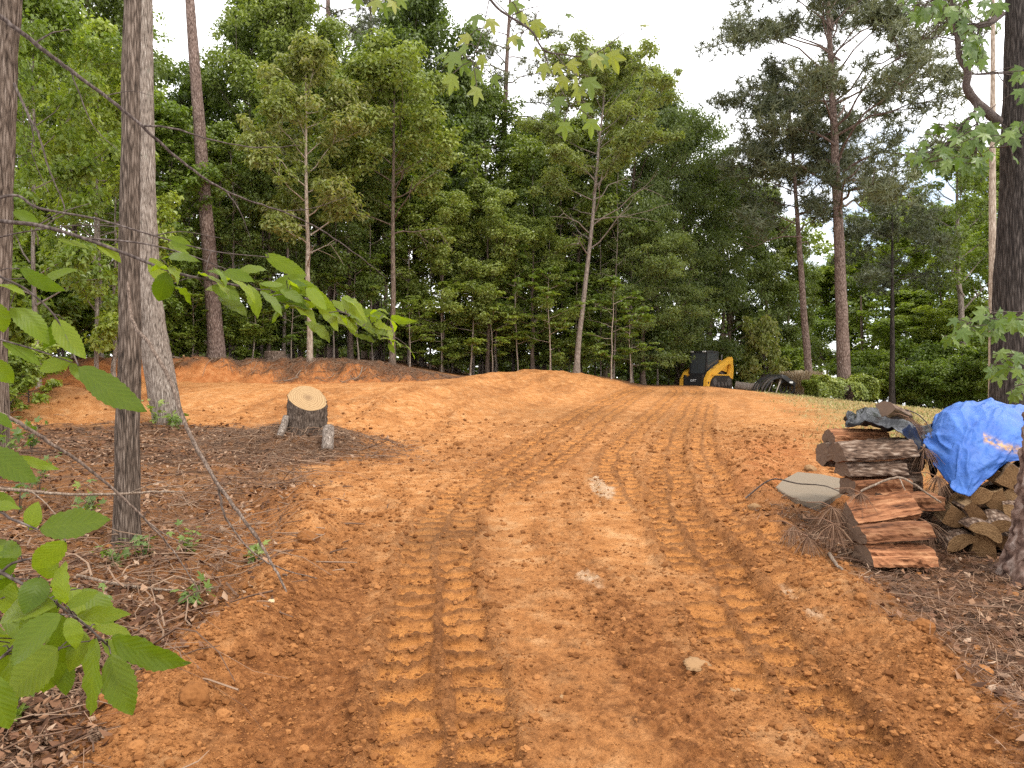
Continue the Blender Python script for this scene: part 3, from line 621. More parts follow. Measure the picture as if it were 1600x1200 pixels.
# --- the wood edge, tree by tree: kind, variant, pixel column, distance, pixel of its top, width in pixels, label
T_ = [
 ('light', 0, 62, 19, -50, 260, 'leafy light-green tree just right of the trunk at the left edge'),
 ('light', 1, 150, 22, 40, 220, 'light-green tree showing between the left edge trunk and the dark slim trunk'),
 ('tall', 0, 20, 27, -120, 240, 'tall green tree behind the left edge trunk'),
 ('dark', 0, 120, 31, -160, 300, 'dark tree deepest in the far left of the wood'),
 ('light', 2, 268, 28, 175, 190, 'bright-leaved tree right beside the large leaning grey trunk'),
 ('round', 0, 345, 30.5, 205, 200, 'rounded tree under the sky gap by the leaning pine'),
 ('tall', 1, 392, 36, -10, 190, 'tall narrow-topped tree against the sky right of the leaning pine'),
 ('tall', 2, 455, 35, -40, 210, 'tall tree whose top leaves the photo above the yellowish tree'),
 ('round', 1, 420, 29.8, 235, 170, 'mid-green tree just left of the yellowish slender tree'),
 ('round', 2, 548, 32, 190, 190, 'rounded mid-green tree just right of the yellowish slender tree'),
 ('dark', 1, 645, 38, -8, 250, 'big dense dark-green tree reaching the top of the photo'),
 ('dark', 2, 712, 38.5, 110, 190, 'dense dark tree left of the bare-stemmed pine'),
 ('round', 1, 690, 33, 300, 180, 'lower tree in front of the big dense dark-green tree'),
 ('round', 0, 762, 34, 290, 170, 'leafy tree that hides the foot of the bare-stemmed pine'),
 ('tall', 0, 752, 41.5, 135, 190, 'narrow green tree right behind the bare-stemmed pine'),
 ('feather', 1, 850, 43, 180, 190, 'feathery tree filling the wood between the bare-stemmed pine and the leaning trunk'),
 ('tall', 2, 840, 39, 225, 170, 'green tree between the bare-stemmed pine and the feathery oaks'),
 ('round', 2, 832, 34.2, 345, 170, 'lower tree left of the leaning pale trunk'),
 ('round', 0, 305, 37, 120, 210, 'rounded tree closing the wood behind the leaning pine trunk'),
 ('round', 2, 500, 37, 60, 230, 'broad green crown behind the yellowish slender tree'),
 ('tall', 1, 590, 36, 100, 200, 'tall green crown between the yellowish tree and the dense dark tree'),
 ('light', 2, 660, 35, 190, 190, 'fresh light-green crown in front of the dense dark tree'),
 ('light', 0, 200, 27, 120, 200, 'fresh green tree directly behind the pair of left trunks'),
 ('round', 1, 905, 38, 190, 230, 'round crown just behind the leaning pale trunk'),
 ('feather', 0, 985, 39, 112, 250, 'tallest feathery oak, its thin top against the sky'),
 ('feather', 1, 1068, 43, 185, 250, 'feathery oak in the middle of the three that slope to the right'),
 ('feather', 0, 1140, 45, 262, 210, 'feathery drooping oak above the yellow loader'),
 ('feather', 1, 1005, 37, 330, 220, 'low feathery oak behind the spoil ridge'),
 ('dark', 0, 1192, 46, 300, 150, 'dark rounded tree ending the wood left of the two right pines'),
 ('round', 1, 1232, 46, 350, 130, 'small tree filling the gap behind the slimmer leaning pine'),
 ('light', 0, 1382, 58, 300, 190, 'far tree in the hollow right of the tallest pine'),
 ('round', 0, 1452, 55, 330, 200, 'far tree in the hollow left of the branching trunk'),
 ('tall', 0, 1560, 50, 230, 210, 'far tall tree half hidden by the massive dark trunk'),
 ('light', 1, 1330, 62, 395, 190, 'farthest pale tree between the two trunks of the right pines'),
 ('round', 2, 1280, 60, 420, 170, 'far tree showing between the right pines low down'),
 ('light', 2, 1418, 50, 455, 190, 'low bright tree beyond the lawn edge and the clipped bush'),
 ('round', 1, 1500, 47, 470, 200, 'low tree beyond the lawn above the blue tarp'),
 ('tall', 1, 1620, 44, 300, 200, 'tree at the right edge behind the massive dark trunk'),
 ('light', 0, 1590, 38, 480, 180, 'low leafy tree right of the massive dark trunk'),
]
for k, v, px, Y, yt, wpx, lab in T_:
    x, _ = P2(px, Y); zt = 1.6-(yt-600)/FPX*Y
    wr = {'round': 7.6, 'tall': 6.4, 'dark': 8.2, 'light': 6.0, 'feather': 8.4}[k]
    place_tree(k, v, x, Y, zt, k+'_tree', lab, wscale=wpx/FPX*Y/wr, crown='leaf_light' if px > 1270 else None)  # right-hand crowns coloured lighter, in place of brighter hazy light in the hollow
hero('branching_tree', 'forked tree with an open crown left of the massive dark trunk', tree_mesh, 1512, 43, ('bark_grey', 'leaf_mid'), H=15.5, cb=5.5, cr=3.4, n=11000, L=.2, Wd=.13, tr=.24, lean=(-.6, 0), nlimb=20, clump=.8, wob=.03, sides=9, elev=(35, 60), dead=2)
hero('pale_pole_tree', 'pale straight trunk showing along the left of the massive dark trunk', tree_mesh, 1552, 22, ('bark_pale', 'leaf_mid'), H=17, cb=13, cr=2, n=2500, L=.2, Wd=.13, tr=.14, lean=(0, 0), nlimb=10, wob=.003, sides=12)

# --- thin stems in the shade of the wood edge
rr = random.Random(11)
stems = [(262, 29), (300, 30), (362, 29), (384, 31), (411, 30), (447, 30), (520, 31), (548, 33), (585, 32), (640, 33), (672, 34), (705, 35), (735, 35), (752, 36.5), (776, 35), (830, 36), (858, 35.5), (878, 37), (935, 36), (958, 35), (990, 36), (1025, 38.5), (330, 33), (470, 33), (600, 35), (655, 37), (720, 38), (800, 38.5), (160, 25), (178, 23), (150, 28), (100, 26)]
for i, (px, Y) in enumerate(stems):
    x, _ = P2(px+rr.uniform(-4, 4), Y)
    place_tree('pole', i % 4, x, Y, gz(x, Y)+rr.uniform(7, 11), 'thin_tree', 'thin bare-stemmed young tree in the shade of the wood edge', group='thin stems along the wood edge', wscale=rr.uniform(.7, 1.5))
x, _ = P2(809, 33.5); place_tree('sapling', 0, x, 33.5, gz(x, 33.5)+6.2, 'pale_sapling', 'pale straight sapling standing left of the leaning pale trunk', bark='bark_pale', wscale=.95)
for i, (px, Y, h) in enumerate([(560, 31.5, 4.6), (690, 32.6, 4.0), (735, 33, 5), (860, 33, 4.6), (955, 33.3, 4.6), (985, 34.5, 4.0), (395, 28.6, 3.6), (455, 28.8, 3.2), (300, 28, 3.4), (905, 36, 5.4), (770, 33, 3.6), (640, 31.4, 3.0)]):
    x, _ = P2(px, Y); place_tree('sapling', i % 3, x, Y, gz(x, Y)+h, 'young_tree', 'light-green sapling with layered leaves at the foot of the wood', group='saplings at the foot of the wood', wscale=h/6*1.5)
x, _ = P2(1194, 39.6); place_tree('shrub', 1, x, 39.6, gz(x, 39.6)+2.9, 'yellow_green_sapling', 'yellow-green sapling behind the loader and the grapple', crown='leaf_yellow', wscale=1.15)
# --- shrubs
for i, (px, Y, h, w) in enumerate([(92, 24.2, 2.2, 1.4), (150, 26, 2.1, 1.4), (35, 23.2, 2.3, 1.5), (180, 27, 2.0, 1.3), (62, 26, 3.0, 1.7), (0, 23.5, 2.9, 1.6), (120, 27.5, 2.9, 1.7), (-30, 21, 2.6, 1.4), (258, 27.9, 1.7, 1.0), (365, 28.8, 1.5, 1.0), (300, 29, 1.9, 1.1), (280, 28.2, 1.4, .9), (395, 29, 1.4, .9), (15, 13, .9, .6), (45, 14, .8, .6)]):
    x, _ = P2(px, Y); place_tree('shrub', i % 3, x, Y, gz(x, Y)+h, 'shrub', 'bright-leaved shrub growing on top of the left bank', 'shrub', 'shrubs along the left bank', wscale=w)
for i, (px, Y, h, w) in enumerate([(1392, 44, 2.0, .9), (1440, 43, 2.0, 1), (1490, 41, 2.0, 1), (1540, 40, 2.1, 1), (1345, 46, 1.9, .9), (1600, 37, 2.0, .9), (1460, 45, 3.2, 1.2), (1380, 47, 3.0, 1.2), (1540, 42, 3.0, 1.2), (1240, 42, 2.0, .9)]):
    x, _ = P2(px, Y); place_tree('bush', i % 3, x, Y, gz(x, Y)+h, 'wild_bush', 'wild green bush in the hollow beyond the lawn edge', 'bush', 'wild bushes beyond the lawn', wscale=w, crown='leaf_light')  # light-green leaves, their paleness partly standing in for open light in the hollow
for i, (px, Y, h, w) in enumerate([(520, 33.5, 2.0, 1), (600, 33, 1.6, .9), (665, 35, 2.0, 1), (740, 36, 2.2, 1.1), (800, 36, 1.8, 1), (850, 37, 2.1, 1), (930, 37, 2.4, 1.1), (1000, 38, 2.2, 1), (1045, 41, 2.4, 1), (1120, 46, 2.4, 1), (420, 31.5, 1.6, .9), (470, 31, 1.5, .9), (1160, 47, 2.5, 1.1), (700, 33.5, 1.1, .8), (890, 34.2, 1.2, .8), (1075, 45, 2.2, 1.1)]):
    x, _ = P2(px, Y); place_tree('bush', (i+1) % 3, x, Y, gz(x, Y)+h, 'undergrowth_bush', 'dark bush in the shade under the wood edge', 'bush', 'bushes under the wood edge', wscale=w)
# --- the rest of the wood behind, one mass
rng = np.random.default_rng(77); T = MB(); Lf = MB(); cl = []
def wood_line(px): return np.interp(px, [-500, 200, 330, 420, 700, 760, 870, 960, 1080, 1180, 1250, 1330, 1500, 2000], [-150, -60, 190, 20, 60, 270, 260, 260, 330, 400, 470, 430, 400, 300])
for i in range(170):
    px = rng.uniform(-420, 2000) if i > 55 else rng.uniform(150, 1250); Y = rng.uniform(44, 74)
    x = (px-800)/FPX*Y; zb = float(base_z(np.array([x]), np.array([Y]))[0])
    top = 1.6-(wood_line(px)+rng.uniform(0, 90)-600)/FPX*Y
    H = max(4.0, top-zb)
    tube(T, [(x, Y, zb-.4), (x+rng.normal()*.3, Y, zb+H*.5), (x+rng.normal()*.5, Y, zb+H*.9)], [.2, .14, .05], 6, rnd=rng.random(), cap=False)
    for z in np.arange(.4, H, 1.5):
        t = z/H; r = 2.7*math.sin(PI*(.18+.75*t))**.6
        for k in range(2): cl.append((x+rng.normal()*r*.55, Y+rng.normal()*r*.55, zb+z+rng.normal()*.3, 1.25*(.7+.5*rng.random())))
scatter_leaves(Lf, rng, cl, 190000, .34, .22, hard=.35)
lo = []
for i in range(520):
    px = rng.uniform(-450, 2050); Y = rng.uniform(46, 60); x = (px-800)/FPX*Y; zb = float(base_z(np.array([x]), np.array([Y]))[0])
    lo.append((x, Y, zb+rng.uniform(-.3, 2.6), rng.uniform(.7, 1.3)))
scatter_leaves(Lf, rng, lo, 80000, .30, .2, hard=.3)
wd = MB(); wd.V = T.V+[v for v in Lf.V]; wd.F = T.F+[f+T.n for f in Lf.F]; wd.M = T.M+[m+1 for m in Lf.M]; wd.R = T.R+Lf.R; wd.U = T.U+Lf.U; wd.n = T.n+Lf.n
o = wd.build('far_woods', [M['bark_brown'], M['leaf_mid']], smooth=False); tag(o, 'dense mass of trees filling the wood behind its edge', 'woods', kind='stuff')
# ------------------------------------------------------------------ materials of the objects
def cutwood_mat(name, base, ring, core):
    m, t = mat_new(name)
    co = nd(t, 'ShaderNodeTexCoord').outputs['Object']
    sx = nd(t, 'ShaderNodeSeparateXYZ', {0: co}); fl = nd(t, 'ShaderNodeCombineXYZ', {0: sx.outputs[0], 1: sx.outputs[1]}).outputs[0]
    wob = noise(t, co, 5, 3); ln = nd(t, 'ShaderNodeVectorMath', {0: fl}, operation='LENGTH').outputs['Value']
    r = nd(t, 'ShaderNodeMath', {0: ln, 1: nd(t, 'ShaderNodeMath', {0: wob, 1: .09}, operation='MULTIPLY').outputs[0]}, operation='ADD').outputs[0]
    s = nd(t, 'ShaderNodeMath', {0: nd(t, 'ShaderNodeMath', {0: r, 1: 190.0}, operation='MULTIPLY').outputs[0]}, operation='SINE').outputs[0]
    col = mixc(t, nd(t, 'ShaderNodeMapRange', {0: s, 1: -.2, 2: .8, 3: 0, 4: .8}).outputs[0], base, ring)
    col = mixc(t, nd(t, 'ShaderNodeMapRange', {0: r, 1: .03, 2: .14, 3: .8, 4: 0}).outputs[0], col, core)
    col = mixc(t, nd(t, 'ShaderNodeMapRange', {0: noise(t, co, 30, 4), 1: .5, 2: .8, 3: 0, 4: .35}).outputs[0], col, core)
    finish(t, pbsdf(t, col, .8, .2, bump(t, noise(t, co, 60, 3), .3, .004))); return m
def split_mat(name, stops, dist=.012):
    m, t = mat_new(name)
    co = objco(t, (2.2, 26, 26)); n = noise(t, co, 1.3, 6, .65); n2 = noise(t, objco(t, (1, 1, 1)), 5, 3)
    col = ramp(t, n, stops)
    hs = nd(t, 'ShaderNodeHueSaturation', {'Color': col})
    t.links.new(nd(t, 'ShaderNodeMapRange', {0: attr(t, 'rnd').outputs['Fac'], 3: .72, 4: 1.25}).outputs[0], hs.inputs['Value'])
    col = mixc(t, nd(t, 'ShaderNodeMapRange', {0: n2, 1: .45, 2: .75, 3: 0, 4: .55}).outputs[0], hs.outputs[0], mixc(t, 1.0, hs.outputs[0], (.45, .38, .34), 'MULTIPLY'))
    finish(t, pbsdf(t, col, .85, .15, bump(t, n, .9, dist))); return m
M['cut_wood'] = cutwood_mat('cut_wood', (.35, .23, .115), (.22, .13, .06), (.12, .065, .032))
M['old_cut'] = cutwood_mat('old_cut', (.40, .29, .19), (.30, .21, .13), (.20, .13, .08))
M['split_red'] = split_mat('split_red', [(.34, (.03, .012, .007)), (.50, (.25, .104, .047)), (.70, (.44, .235, .12))])
M['split_tan'] = split_mat('split_tan', [(.34, (.05, .027, .012)), (.5, (.24, .15, .075)), (.72, (.44, .30, .165))])
M['log_bark'] = bark_mat('log_bark', (.03, .018, .013), (.14, .088, .060), (.34, .26, .20), dist=.02, sc3=(5, 22, 22))
M['end_dark'] = plain('end_dark', (.12, .078, .055), .9, .1, 0, .4, 20)
m, t = mat_new('end_tan'); co = nd(t, 'ShaderNodeTexCoord').outputs['Object']
col = ramp(t, attr(t, 'rnd').outputs['Fac'], [(0, (.12, .065, .03)), (.5, (.24, .14, .065)), (1, (.38, .245, .125))])
sx = nd(t, 'ShaderNodeSeparateXYZ', {0: co}); q = nd(t, 'ShaderNodeCombineXYZ', {1: sx.outputs[1], 2: nd(t, 'ShaderNodeMath', {0: sx.outputs[2], 1: .12}, operation='ADD').outputs[0]}).outputs[0]
ln = nd(t, 'ShaderNodeMath', {0: nd(t, 'ShaderNodeVectorMath', {0: q}, operation='LENGTH').outputs['Value'], 1: nd(t, 'ShaderNodeMath', {0: noise(t, co, 9, 3), 1: .05}, operation='MULTIPLY').outputs[0]}, operation='ADD').outputs[0]
rg_ = nd(t, 'ShaderNodeMath', {0: nd(t, 'ShaderNodeMath', {0: ln, 1: 330.0}, operation='MULTIPLY').outputs[0]}, operation='SINE').outputs[0]
col = mixc(t, nd(t, 'ShaderNodeMapRange', {0: rg_, 1: 0, 2: 1, 3: 0, 4: .5}).outputs[0], col, mixc(t, 1.0, col, (.55, .48, .42), 'MULTIPLY'))
n = noise(t, co, 26, 5, .7); col = mixc(t, nd(t, 'ShaderNodeMapRange', {0: n, 1: .5, 2: .68, 3: 0, 4: .75}).outputs[0], col, mixc(t, 1.0, col, (.34, .27, .22), 'MULTIPLY'))
finish(t, pbsdf(t, col, .9, .1, bump(t, n, .9, .015))); M['end_tan'] = m
M['yellow_paint'] = plain('yellow_paint', (.72, .37, .035), .45, .45, 0, .30, 5)
M['black_paint'] = plain('black_paint', (.018, .018, .019), .42, .5, 0, .12, 5)
M['grey_steel'] = plain('grey_steel', (.10, .09, .085), .5, .5, .3, .5, 8)
M['rubber'] = plain('rubber', (.022, .021, .020), .8, .2, 0, .6, 9)
M['white_mark'] = plain('white_mark', (.75, .75, .73), .6, .3, 0, .1)
M['lamp_lens'] = plain('lamp_lens', (.55, .55, .52), .2, .6, 0, .05)
m, t = mat_new('cab_glass'); finish(t, pbsdf(t, (.05, .056, .06), .05, 1.0)); M['cab_glass'] = m
M['stone'] = plain('stone', (.19, .150, .108), .9, .2, 0, .25, 7)
M['rock_dark'] = plain('rock_dark', (.24, .115, .05), .95, .1, 0, .3, 14)
M['rock_pale'] = plain('rock_pale', (.26, .15, .07), .9, .2, 0, .35, 12)
m, t = mat_new('black_plastic'); c = nd(t, 'ShaderNodeTexCoord').outputs['Object']
finish(t, pbsdf(t, (.010, .010, .012), .22, .2, bump(t, noise(t, c, 9, 4, .6), .5, .03))); M['black_plastic'] = m
m, t = mat_new('blue_tarp'); c = nd(t, 'ShaderNodeTexCoord').outputs['Object']
n = noise(t, c, 4, 6, .65); n2 = noise(t, c, 1.6, 4); n3 = noise(t, c, 22, 4, .6)
col = mixc(t, nd(t, 'ShaderNodeMapRange', {0: n, 1: .4, 2: .75}).outputs[0], (.030, .092, .33), (.060, .155, .43))
col = mixc(t, nd(t, 'ShaderNodeMapRange', {0: n3, 1: .60, 2: .8, 3: 0, 4: .3}).outputs[0], col, (.10, .13, .24))
st = attr(t, 'stain').outputs['Fac']
col = mixc(t, nd(t, 'ShaderNodeMath', {0: st, 1: nd(t, 'ShaderNodeMapRange', {0: n3, 1: .35, 2: .55}).outputs[0]}, operation='MULTIPLY').outputs[0], col, (.42, .25, .12))
finish(t, pbsdf(t, col, .5, .25, bump(t, nd(t, 'ShaderNodeMath', {0: n, 1: n3}, operation='ADD').outputs[0], .55, .02))); M['blue_tarp'] = m
M['needle_brown'] = rnd_mat('needle_brown', [(0, (.085, .045, .028)), (.5, (.18, .10, .062)), (1, (.30, .19, .12))])
M['bark_limb'] = bark_mat('bark_limb', (.05, .035, .026), (.14, .10, .076), (.26, .20, .16), 40, 8, .003)
M['dead_leaf'] = rnd_mat('dead_leaf', [(0, (.055, .027, .016)), (.45, (.15, .072, .039)), (.8, (.26, .145, .082)), (1, (.36, .25, .17))])
M['twig_brown'] = rnd_mat('twig_brown', [(0, (.06, .032, .020)), (.5, (.145, .085, .054)), (1, (.29, .195, .13))])
M['straw'] = rnd_mat('straw', [(0, (.18, .17, .06)), (.35, (.34, .29, .13)), (.65, (.42, .36, .19)), (.8, (.20, .23, .06)), (1, (.15, .20, .045))])
M['dry_plume'] = rnd_mat('dry_plume', [(0, (.30, .22, .13)), (.6, (.50, .40, .27)), (1, (.62, .52, .38))])
m, t = mat_new('clod'); c = nd(t, 'ShaderNodeTexCoord').outputs['Object']
col = ramp(t, attr(t, 'rnd').outputs['Fac'], [(0, (.14, .055, .018)), (.4, (.235, .098, .032)), (.75, (.35, .155, .054)), (.95, (.43, .22, .09)), (1, (.52, .37, .22))])
n = noise(t, c, 45, 4, .65); col = mixc(t, nd(t, 'ShaderNodeMapRange', {0: n, 1: .35, 2: .7, 3: 0, 4: .5}).outputs[0], col, mixc(t, 1.0, col, (.55, .5, .48), 'MULTIPLY'))
finish(t, pbsdf(t, col, .95, .1, bump(t, n, .6, .01))); M['clod'] = m

def lump(mb, rng, c, r, sub=1, mat=0, rnd=None, squash=.75, rough=.22):
    V, F = ICO[sub]
    V = V*(1+rough*(rng.random((len(V), 1))-.5)*2)*np.array([1, .75+.4*rng.random(), squash])
    a = rng.random()*6.28; R = np.array([[math.cos(a), -math.sin(a), 0], [math.sin(a), math.cos(a), 0], [0, 0, 1]])
    mb.add(V@R.T*r+np.asarray(c), F, mat, rng.random() if rnd is None else rnd)
import bmesh
ICO = {}
for s_ in (0, 1, 2, 3):
    bm = bmesh.new(); bmesh.ops.create_icosphere(bm, subdivisions=s_+1, radius=1)
    ICO[s_] = (np.array([v.co[:] for v in bm.verts]), np.array([[v.index for v in f.verts] for f in bm.faces])); bm.free()

# ------------------------------------------------------------------ stumps
def stump(name, label, x, y, r, h, tilt, seed, top_mat, rough=.08):
    rng = np.random.default_rng(seed); z = gz(x, y); n = 48; th = np.linspace(0, 2*PI, n, endpoint=False)
    prof = 1+.05*np.sin(th*2+1)+.04*np.sin(th*3+seed)+.02*rng.normal(size=n)
    o = empty(name, (x, y, z)); tag(o, label, 'tree stump')
    mb = MB(); rows = 14; V = []
    for i in range(rows):
        f = i/(rows-1); zz = -.15+(h+.15)*f
        rr = r*prof*(1+.22*np.exp(-f*7))*(1+.025*rng.normal(size=n)*(i < rows-1))
        zt = zz+f*(tilt[0]*np.cos(th)+tilt[1]*np.sin(th))*r
        V.append(np.stack([rr*np.cos(th), rr*np.sin(th), zt], -1))
    V = np.array(V); i = np.arange(rows-1)[:, None]*n; j = np.arange(n)[None]; k = (j+1) % n
    mb.add(V.reshape(-1, 3), np.stack([i+j, i+k, i+n+k, i+n+j], -1).reshape(-1, 4)); mb.build('bark', M['bark_slim' if top_mat == 'cut_wood' else 'bark_brown'], o)
    mb = MB(); ring = V[-1]*np.array([.985, .985, 1])+np.array([0, 0, .002]); inner = ring*np.array([.5, .5, 1]); inner[:, 2] = h+(ring[:, 2]-h)*.5+.004
    VV = np.vstack([ring, inner, [[0, 0, h+.002]]]); j = np.arange(n); k = (j+1) % n
    mb.add(VV, np.stack([j, k, n+k, n+j], -1)); 
    mb.add(VV[n:], np.stack([j, k, np.full(n, n)], -1)); mb.build('cut_face', M[top_mat], o)
    return o
x, y = P2(481, 12.0); o = stump('tree_stump', 'freshly cut stump with a pale ringed top among the leaf litter', x, y, .285, .50, (-.32, .60), 3, 'cut_wood')
x, y = P2(430, 27.6); stump('tree_stump', 'low old grey stump on the edge of the red bank', x, y, .36, .30, (0, 0), 5, 'old_cut')
def log_piece(name, label, cat, p0, p1, r, mats, seed, n=14, grp=None):
    rng = np.random.default_rng(seed); mb = MB()
    P = catmull([p0, ((np.array(p0)+p1)/2+rng.normal(size=3)*.01), p1], 5)
    tube(mb, P, r*(1+.05*rng.normal(size=len(P))), n, bump=.05, rng=rng, cap=False)
    o = mb.build(name, M[mats[0]])
    for e, nx in ((P[0], P[1]), (P[-1], P[-2])):
        mb = MB(); d = unit(np.array(e)-nx); a = unit(np.cross(d, [.3, .2, 1])); b = np.cross(d, a); th = np.linspace(0, 2*PI, n, endpoint=False)
        V = np.vstack([e+d*.003+r*.99*(np.cos(th)[:, None]*a+np.sin(th)[:, None]*b), [e+d*.006]])
        mb.add(V, [[i, (i+1) % n, n] for i in range(n)]); mb.build('cut_end', M[mats[1]], o)
    tag(o, label, cat, grp); return o
def on(px, Y, dz=0): x, y = P2(px, Y); return Vector((x, y, gz(x, y)+dz))
a = np.array(on(437, 11.6, .02)); log_piece('log_chunk', 'small barked chunk leaning upright left of the fresh stump', 'log', a, a+(.03, .25, .30), .055, ('bark_grey', 'old_cut'), 1)
a = np.array(on(511, 11.25, .0)); log_piece('log_chunk', 'grey barked chunk standing upright right of the fresh stump', 'log', a, a+(-.02, .20, .34), .085, ('bark_grey', 'old_cut'), 2)

# ------------------------------------------------------------------ yellow compact track loader
def loader(x, y, rz):
    root = empty('track_loader', (x, y, gz(x, y)-.03), rz, .95); tag(root, 'yellow and black compact track loader parked at the top of the rise', 'loader')
    def part(nm, fn, mat, parent=None, smooth=False):
        mb = MB(); fn(mb); return mb.build(nm, M[mat], parent or root, smooth=smooth)
    for s in (-1, 1):
        def belt(mb):
            pr = [(-1.05, .12), (-.85, .02), (.95, .02), (1.15, .14), (1.12, .46), (.85, .66), (-.55, .66), (-1.0, .46)]
            prism(mb, pr, s*.50, s*.86, 'x')
            for i in range(16): box(mb, (min(s*.5, s*.86)-.0, -.9+i*.12, -.005), (max(s*.5, s*.86), -.85+i*.12, .022))
        tr = part('track', belt, 'rubber')
        def wh(mb):
            for (yy, zz, r) in ((-.72, .34, .2), (-.3, .22, .13), (.1, .22, .13), (.5, .22, .13), (.86, .36, .23)):
                th = np.linspace(0, 2*PI, 16, endpoint=False); prism(mb, [(yy+r*math.cos(q), zz+r*math.sin(q)) for q in th], s*.865, s*.885, 'x')
        part('rollers', wh, 'grey_steel', tr)
    part('body', lambda mb: (prism(mb, [(-1.0, .28), (1.25, .28), (1.45, .55), (1.45, 1.18), (.6, 1.25), (.35, .95), (-1.0, .72)], -.48, .48, 'x')), 'black_paint')
    part('engine_cover', lambda mb: (prism(mb, [(.42, 1.0), (1.5, .82), (1.52, 1.32), (1.3, 1.46), (.42, 1.5)], -.56, .56, 'x'), [box(mb, (-.45, 1.522, .9+.07*i), (.45, 1.54, .93+.07*i)) for i in range(5)]), 'yellow_paint')
    cab = part('cab', lambda mb: ([prism(mb, [(-.86, .62), (-.98, .70), (-.84, 1.93), (-.74, 1.93)], q-.04, q+.04, 'x') for q in (-.46, .46)],
        [prism(mb, [(.38, 1.0), (.46, 1.0), (.40, 1.91), (.32, 1.91)], q-.04, q+.04, 'x') for q in (-.46, .46)],
        prism(mb, [(-.90, 1.90), (-.84, 1.97), (-.6, 2.0), (.28, 1.99), (.44, 1.93), (.46, 1.88)], -.51, .51, 'x'), box(mb, (-.5, -.92, .5), (.5, .4, .78)), box(mb, (-.42, -.97, .72), (.42, -.9, .80)), box(mb, (-.40, .05, .78), (.40, .30, 1.45))), 'black_paint')
    part('front_window', lambda mb: prism(mb, [(-.965, .80), (-.945, .80), (-.825, 1.90), (-.845, 1.90)], -.415, .415, 'x'), 'cab_glass', cab)
    for s in (-1, 1):
        part('side_screen', lambda mb: (prism(mb, [(-.84, .80), (.40, 1.02), (.35, 1.89), (-.74, 1.89)], s*.47, s*.485, 'x')), 'cab_glass', cab)
        part('screen_bars', lambda mb: [prism(mb, [(-.80+.15*i, .86+.027*i), (-.785+.15*i, .86+.027*i), (-.715+.135*i, 1.88), (-.73+.135*i, 1.88)], s*.487, s*.497, 'x') for i in range(8)], 'black_paint', cab)
        part('work_light', lambda mb: box(mb, (s*.36-.09, -.94, 1.90), (s*.36+.09, -.88, 1.97)), 'lamp_lens', cab)
        arm = part('lift_arm', lambda mb: (prism(mb, [(1.46, 1.50), (1.40, 1.66), (1.20, 1.70), (-.50, 1.10), (-1.05, .86), (-1.38, .50), (-1.46, .10), (-1.16, .08), (-1.08, .34), (-.86, .56), (-.40, .72), (.9, 1.28), (1.3, 1.32)], s*.60, s*.80, 'x')), 'yellow_paint')
        part('rear_tower', lambda mb: (prism(mb, [(1.0, .60), (1.48, .50), (1.56, 1.05), (1.46, 1.52), (1.30, 1.52), (1.26, 1.05)], s*.62, s*.78, 'x')), 'yellow_paint')
        part('hydraulic_ram', lambda mb: (tube(mb, [(s*.70, .55, .70), (s*.70, -.1, .95)], .055, 10), tube(mb, [(s*.70, -.1, .95), (s*.70, -.75, 1.12)], .03, 8)), 'grey_steel', arm, True)
        part('fender', lambda mb: prism(mb, [(-1.0, .68), (.85, .68), (1.0, .60), (1.0, .66), (.85, .74), (-1.0, .74)], s*.49, s*.87, 'x'), 'yellow_paint')
    part('front_coupler', lambda mb: (prism(mb, [(-1.30, .12), (-1.42, .16), (-1.36, .60), (-1.22, .64)], -.56, .56, 'x'), box(mb, (-.58, -1.48, .06), (.58, -1.24, .12)), [box(mb, (q-.05, -1.44, .12), (q+.05, -1.30, .70)) for q in (-.5, .5)], tube(mb, [(-.82, -1.28, .3), (.82, -1.28, .3)], .06, 10)), 'black_paint')
    cu = bpy.data.curves.new('logo', 'FONT'); cu.body = 'CAT'; cu.size = .17; cu.extrude = .004; cu.align_x = 'CENTER'
    tmp = bpy.data.objects.new('logo', cu); C.objects.link(tmp); dg = bpy.context.evaluated_depsgraph_get(); me = bpy.data.meshes.new_from_object(tmp.evaluated_get(dg)); C.objects.unlink(tmp); bpy.data.objects.remove(tmp)
    me.materials.clear(); me.materials.append(M['white_mark'])
    lg = inst('logo', me, root, (0, -1.415, .36)); lg.rotation_euler = (math.radians(82), 0, 0)
    part('exhaust', lambda mb: tube(mb, [(.35, 1.0, 1.4), (.35, 1.0, 1.75), (.35, 1.06, 1.80)], .045, 10), 'grey_steel', None, True)
    return root
x, y = P2(1104, 38.5); loader(x, y, math.radians(-43))

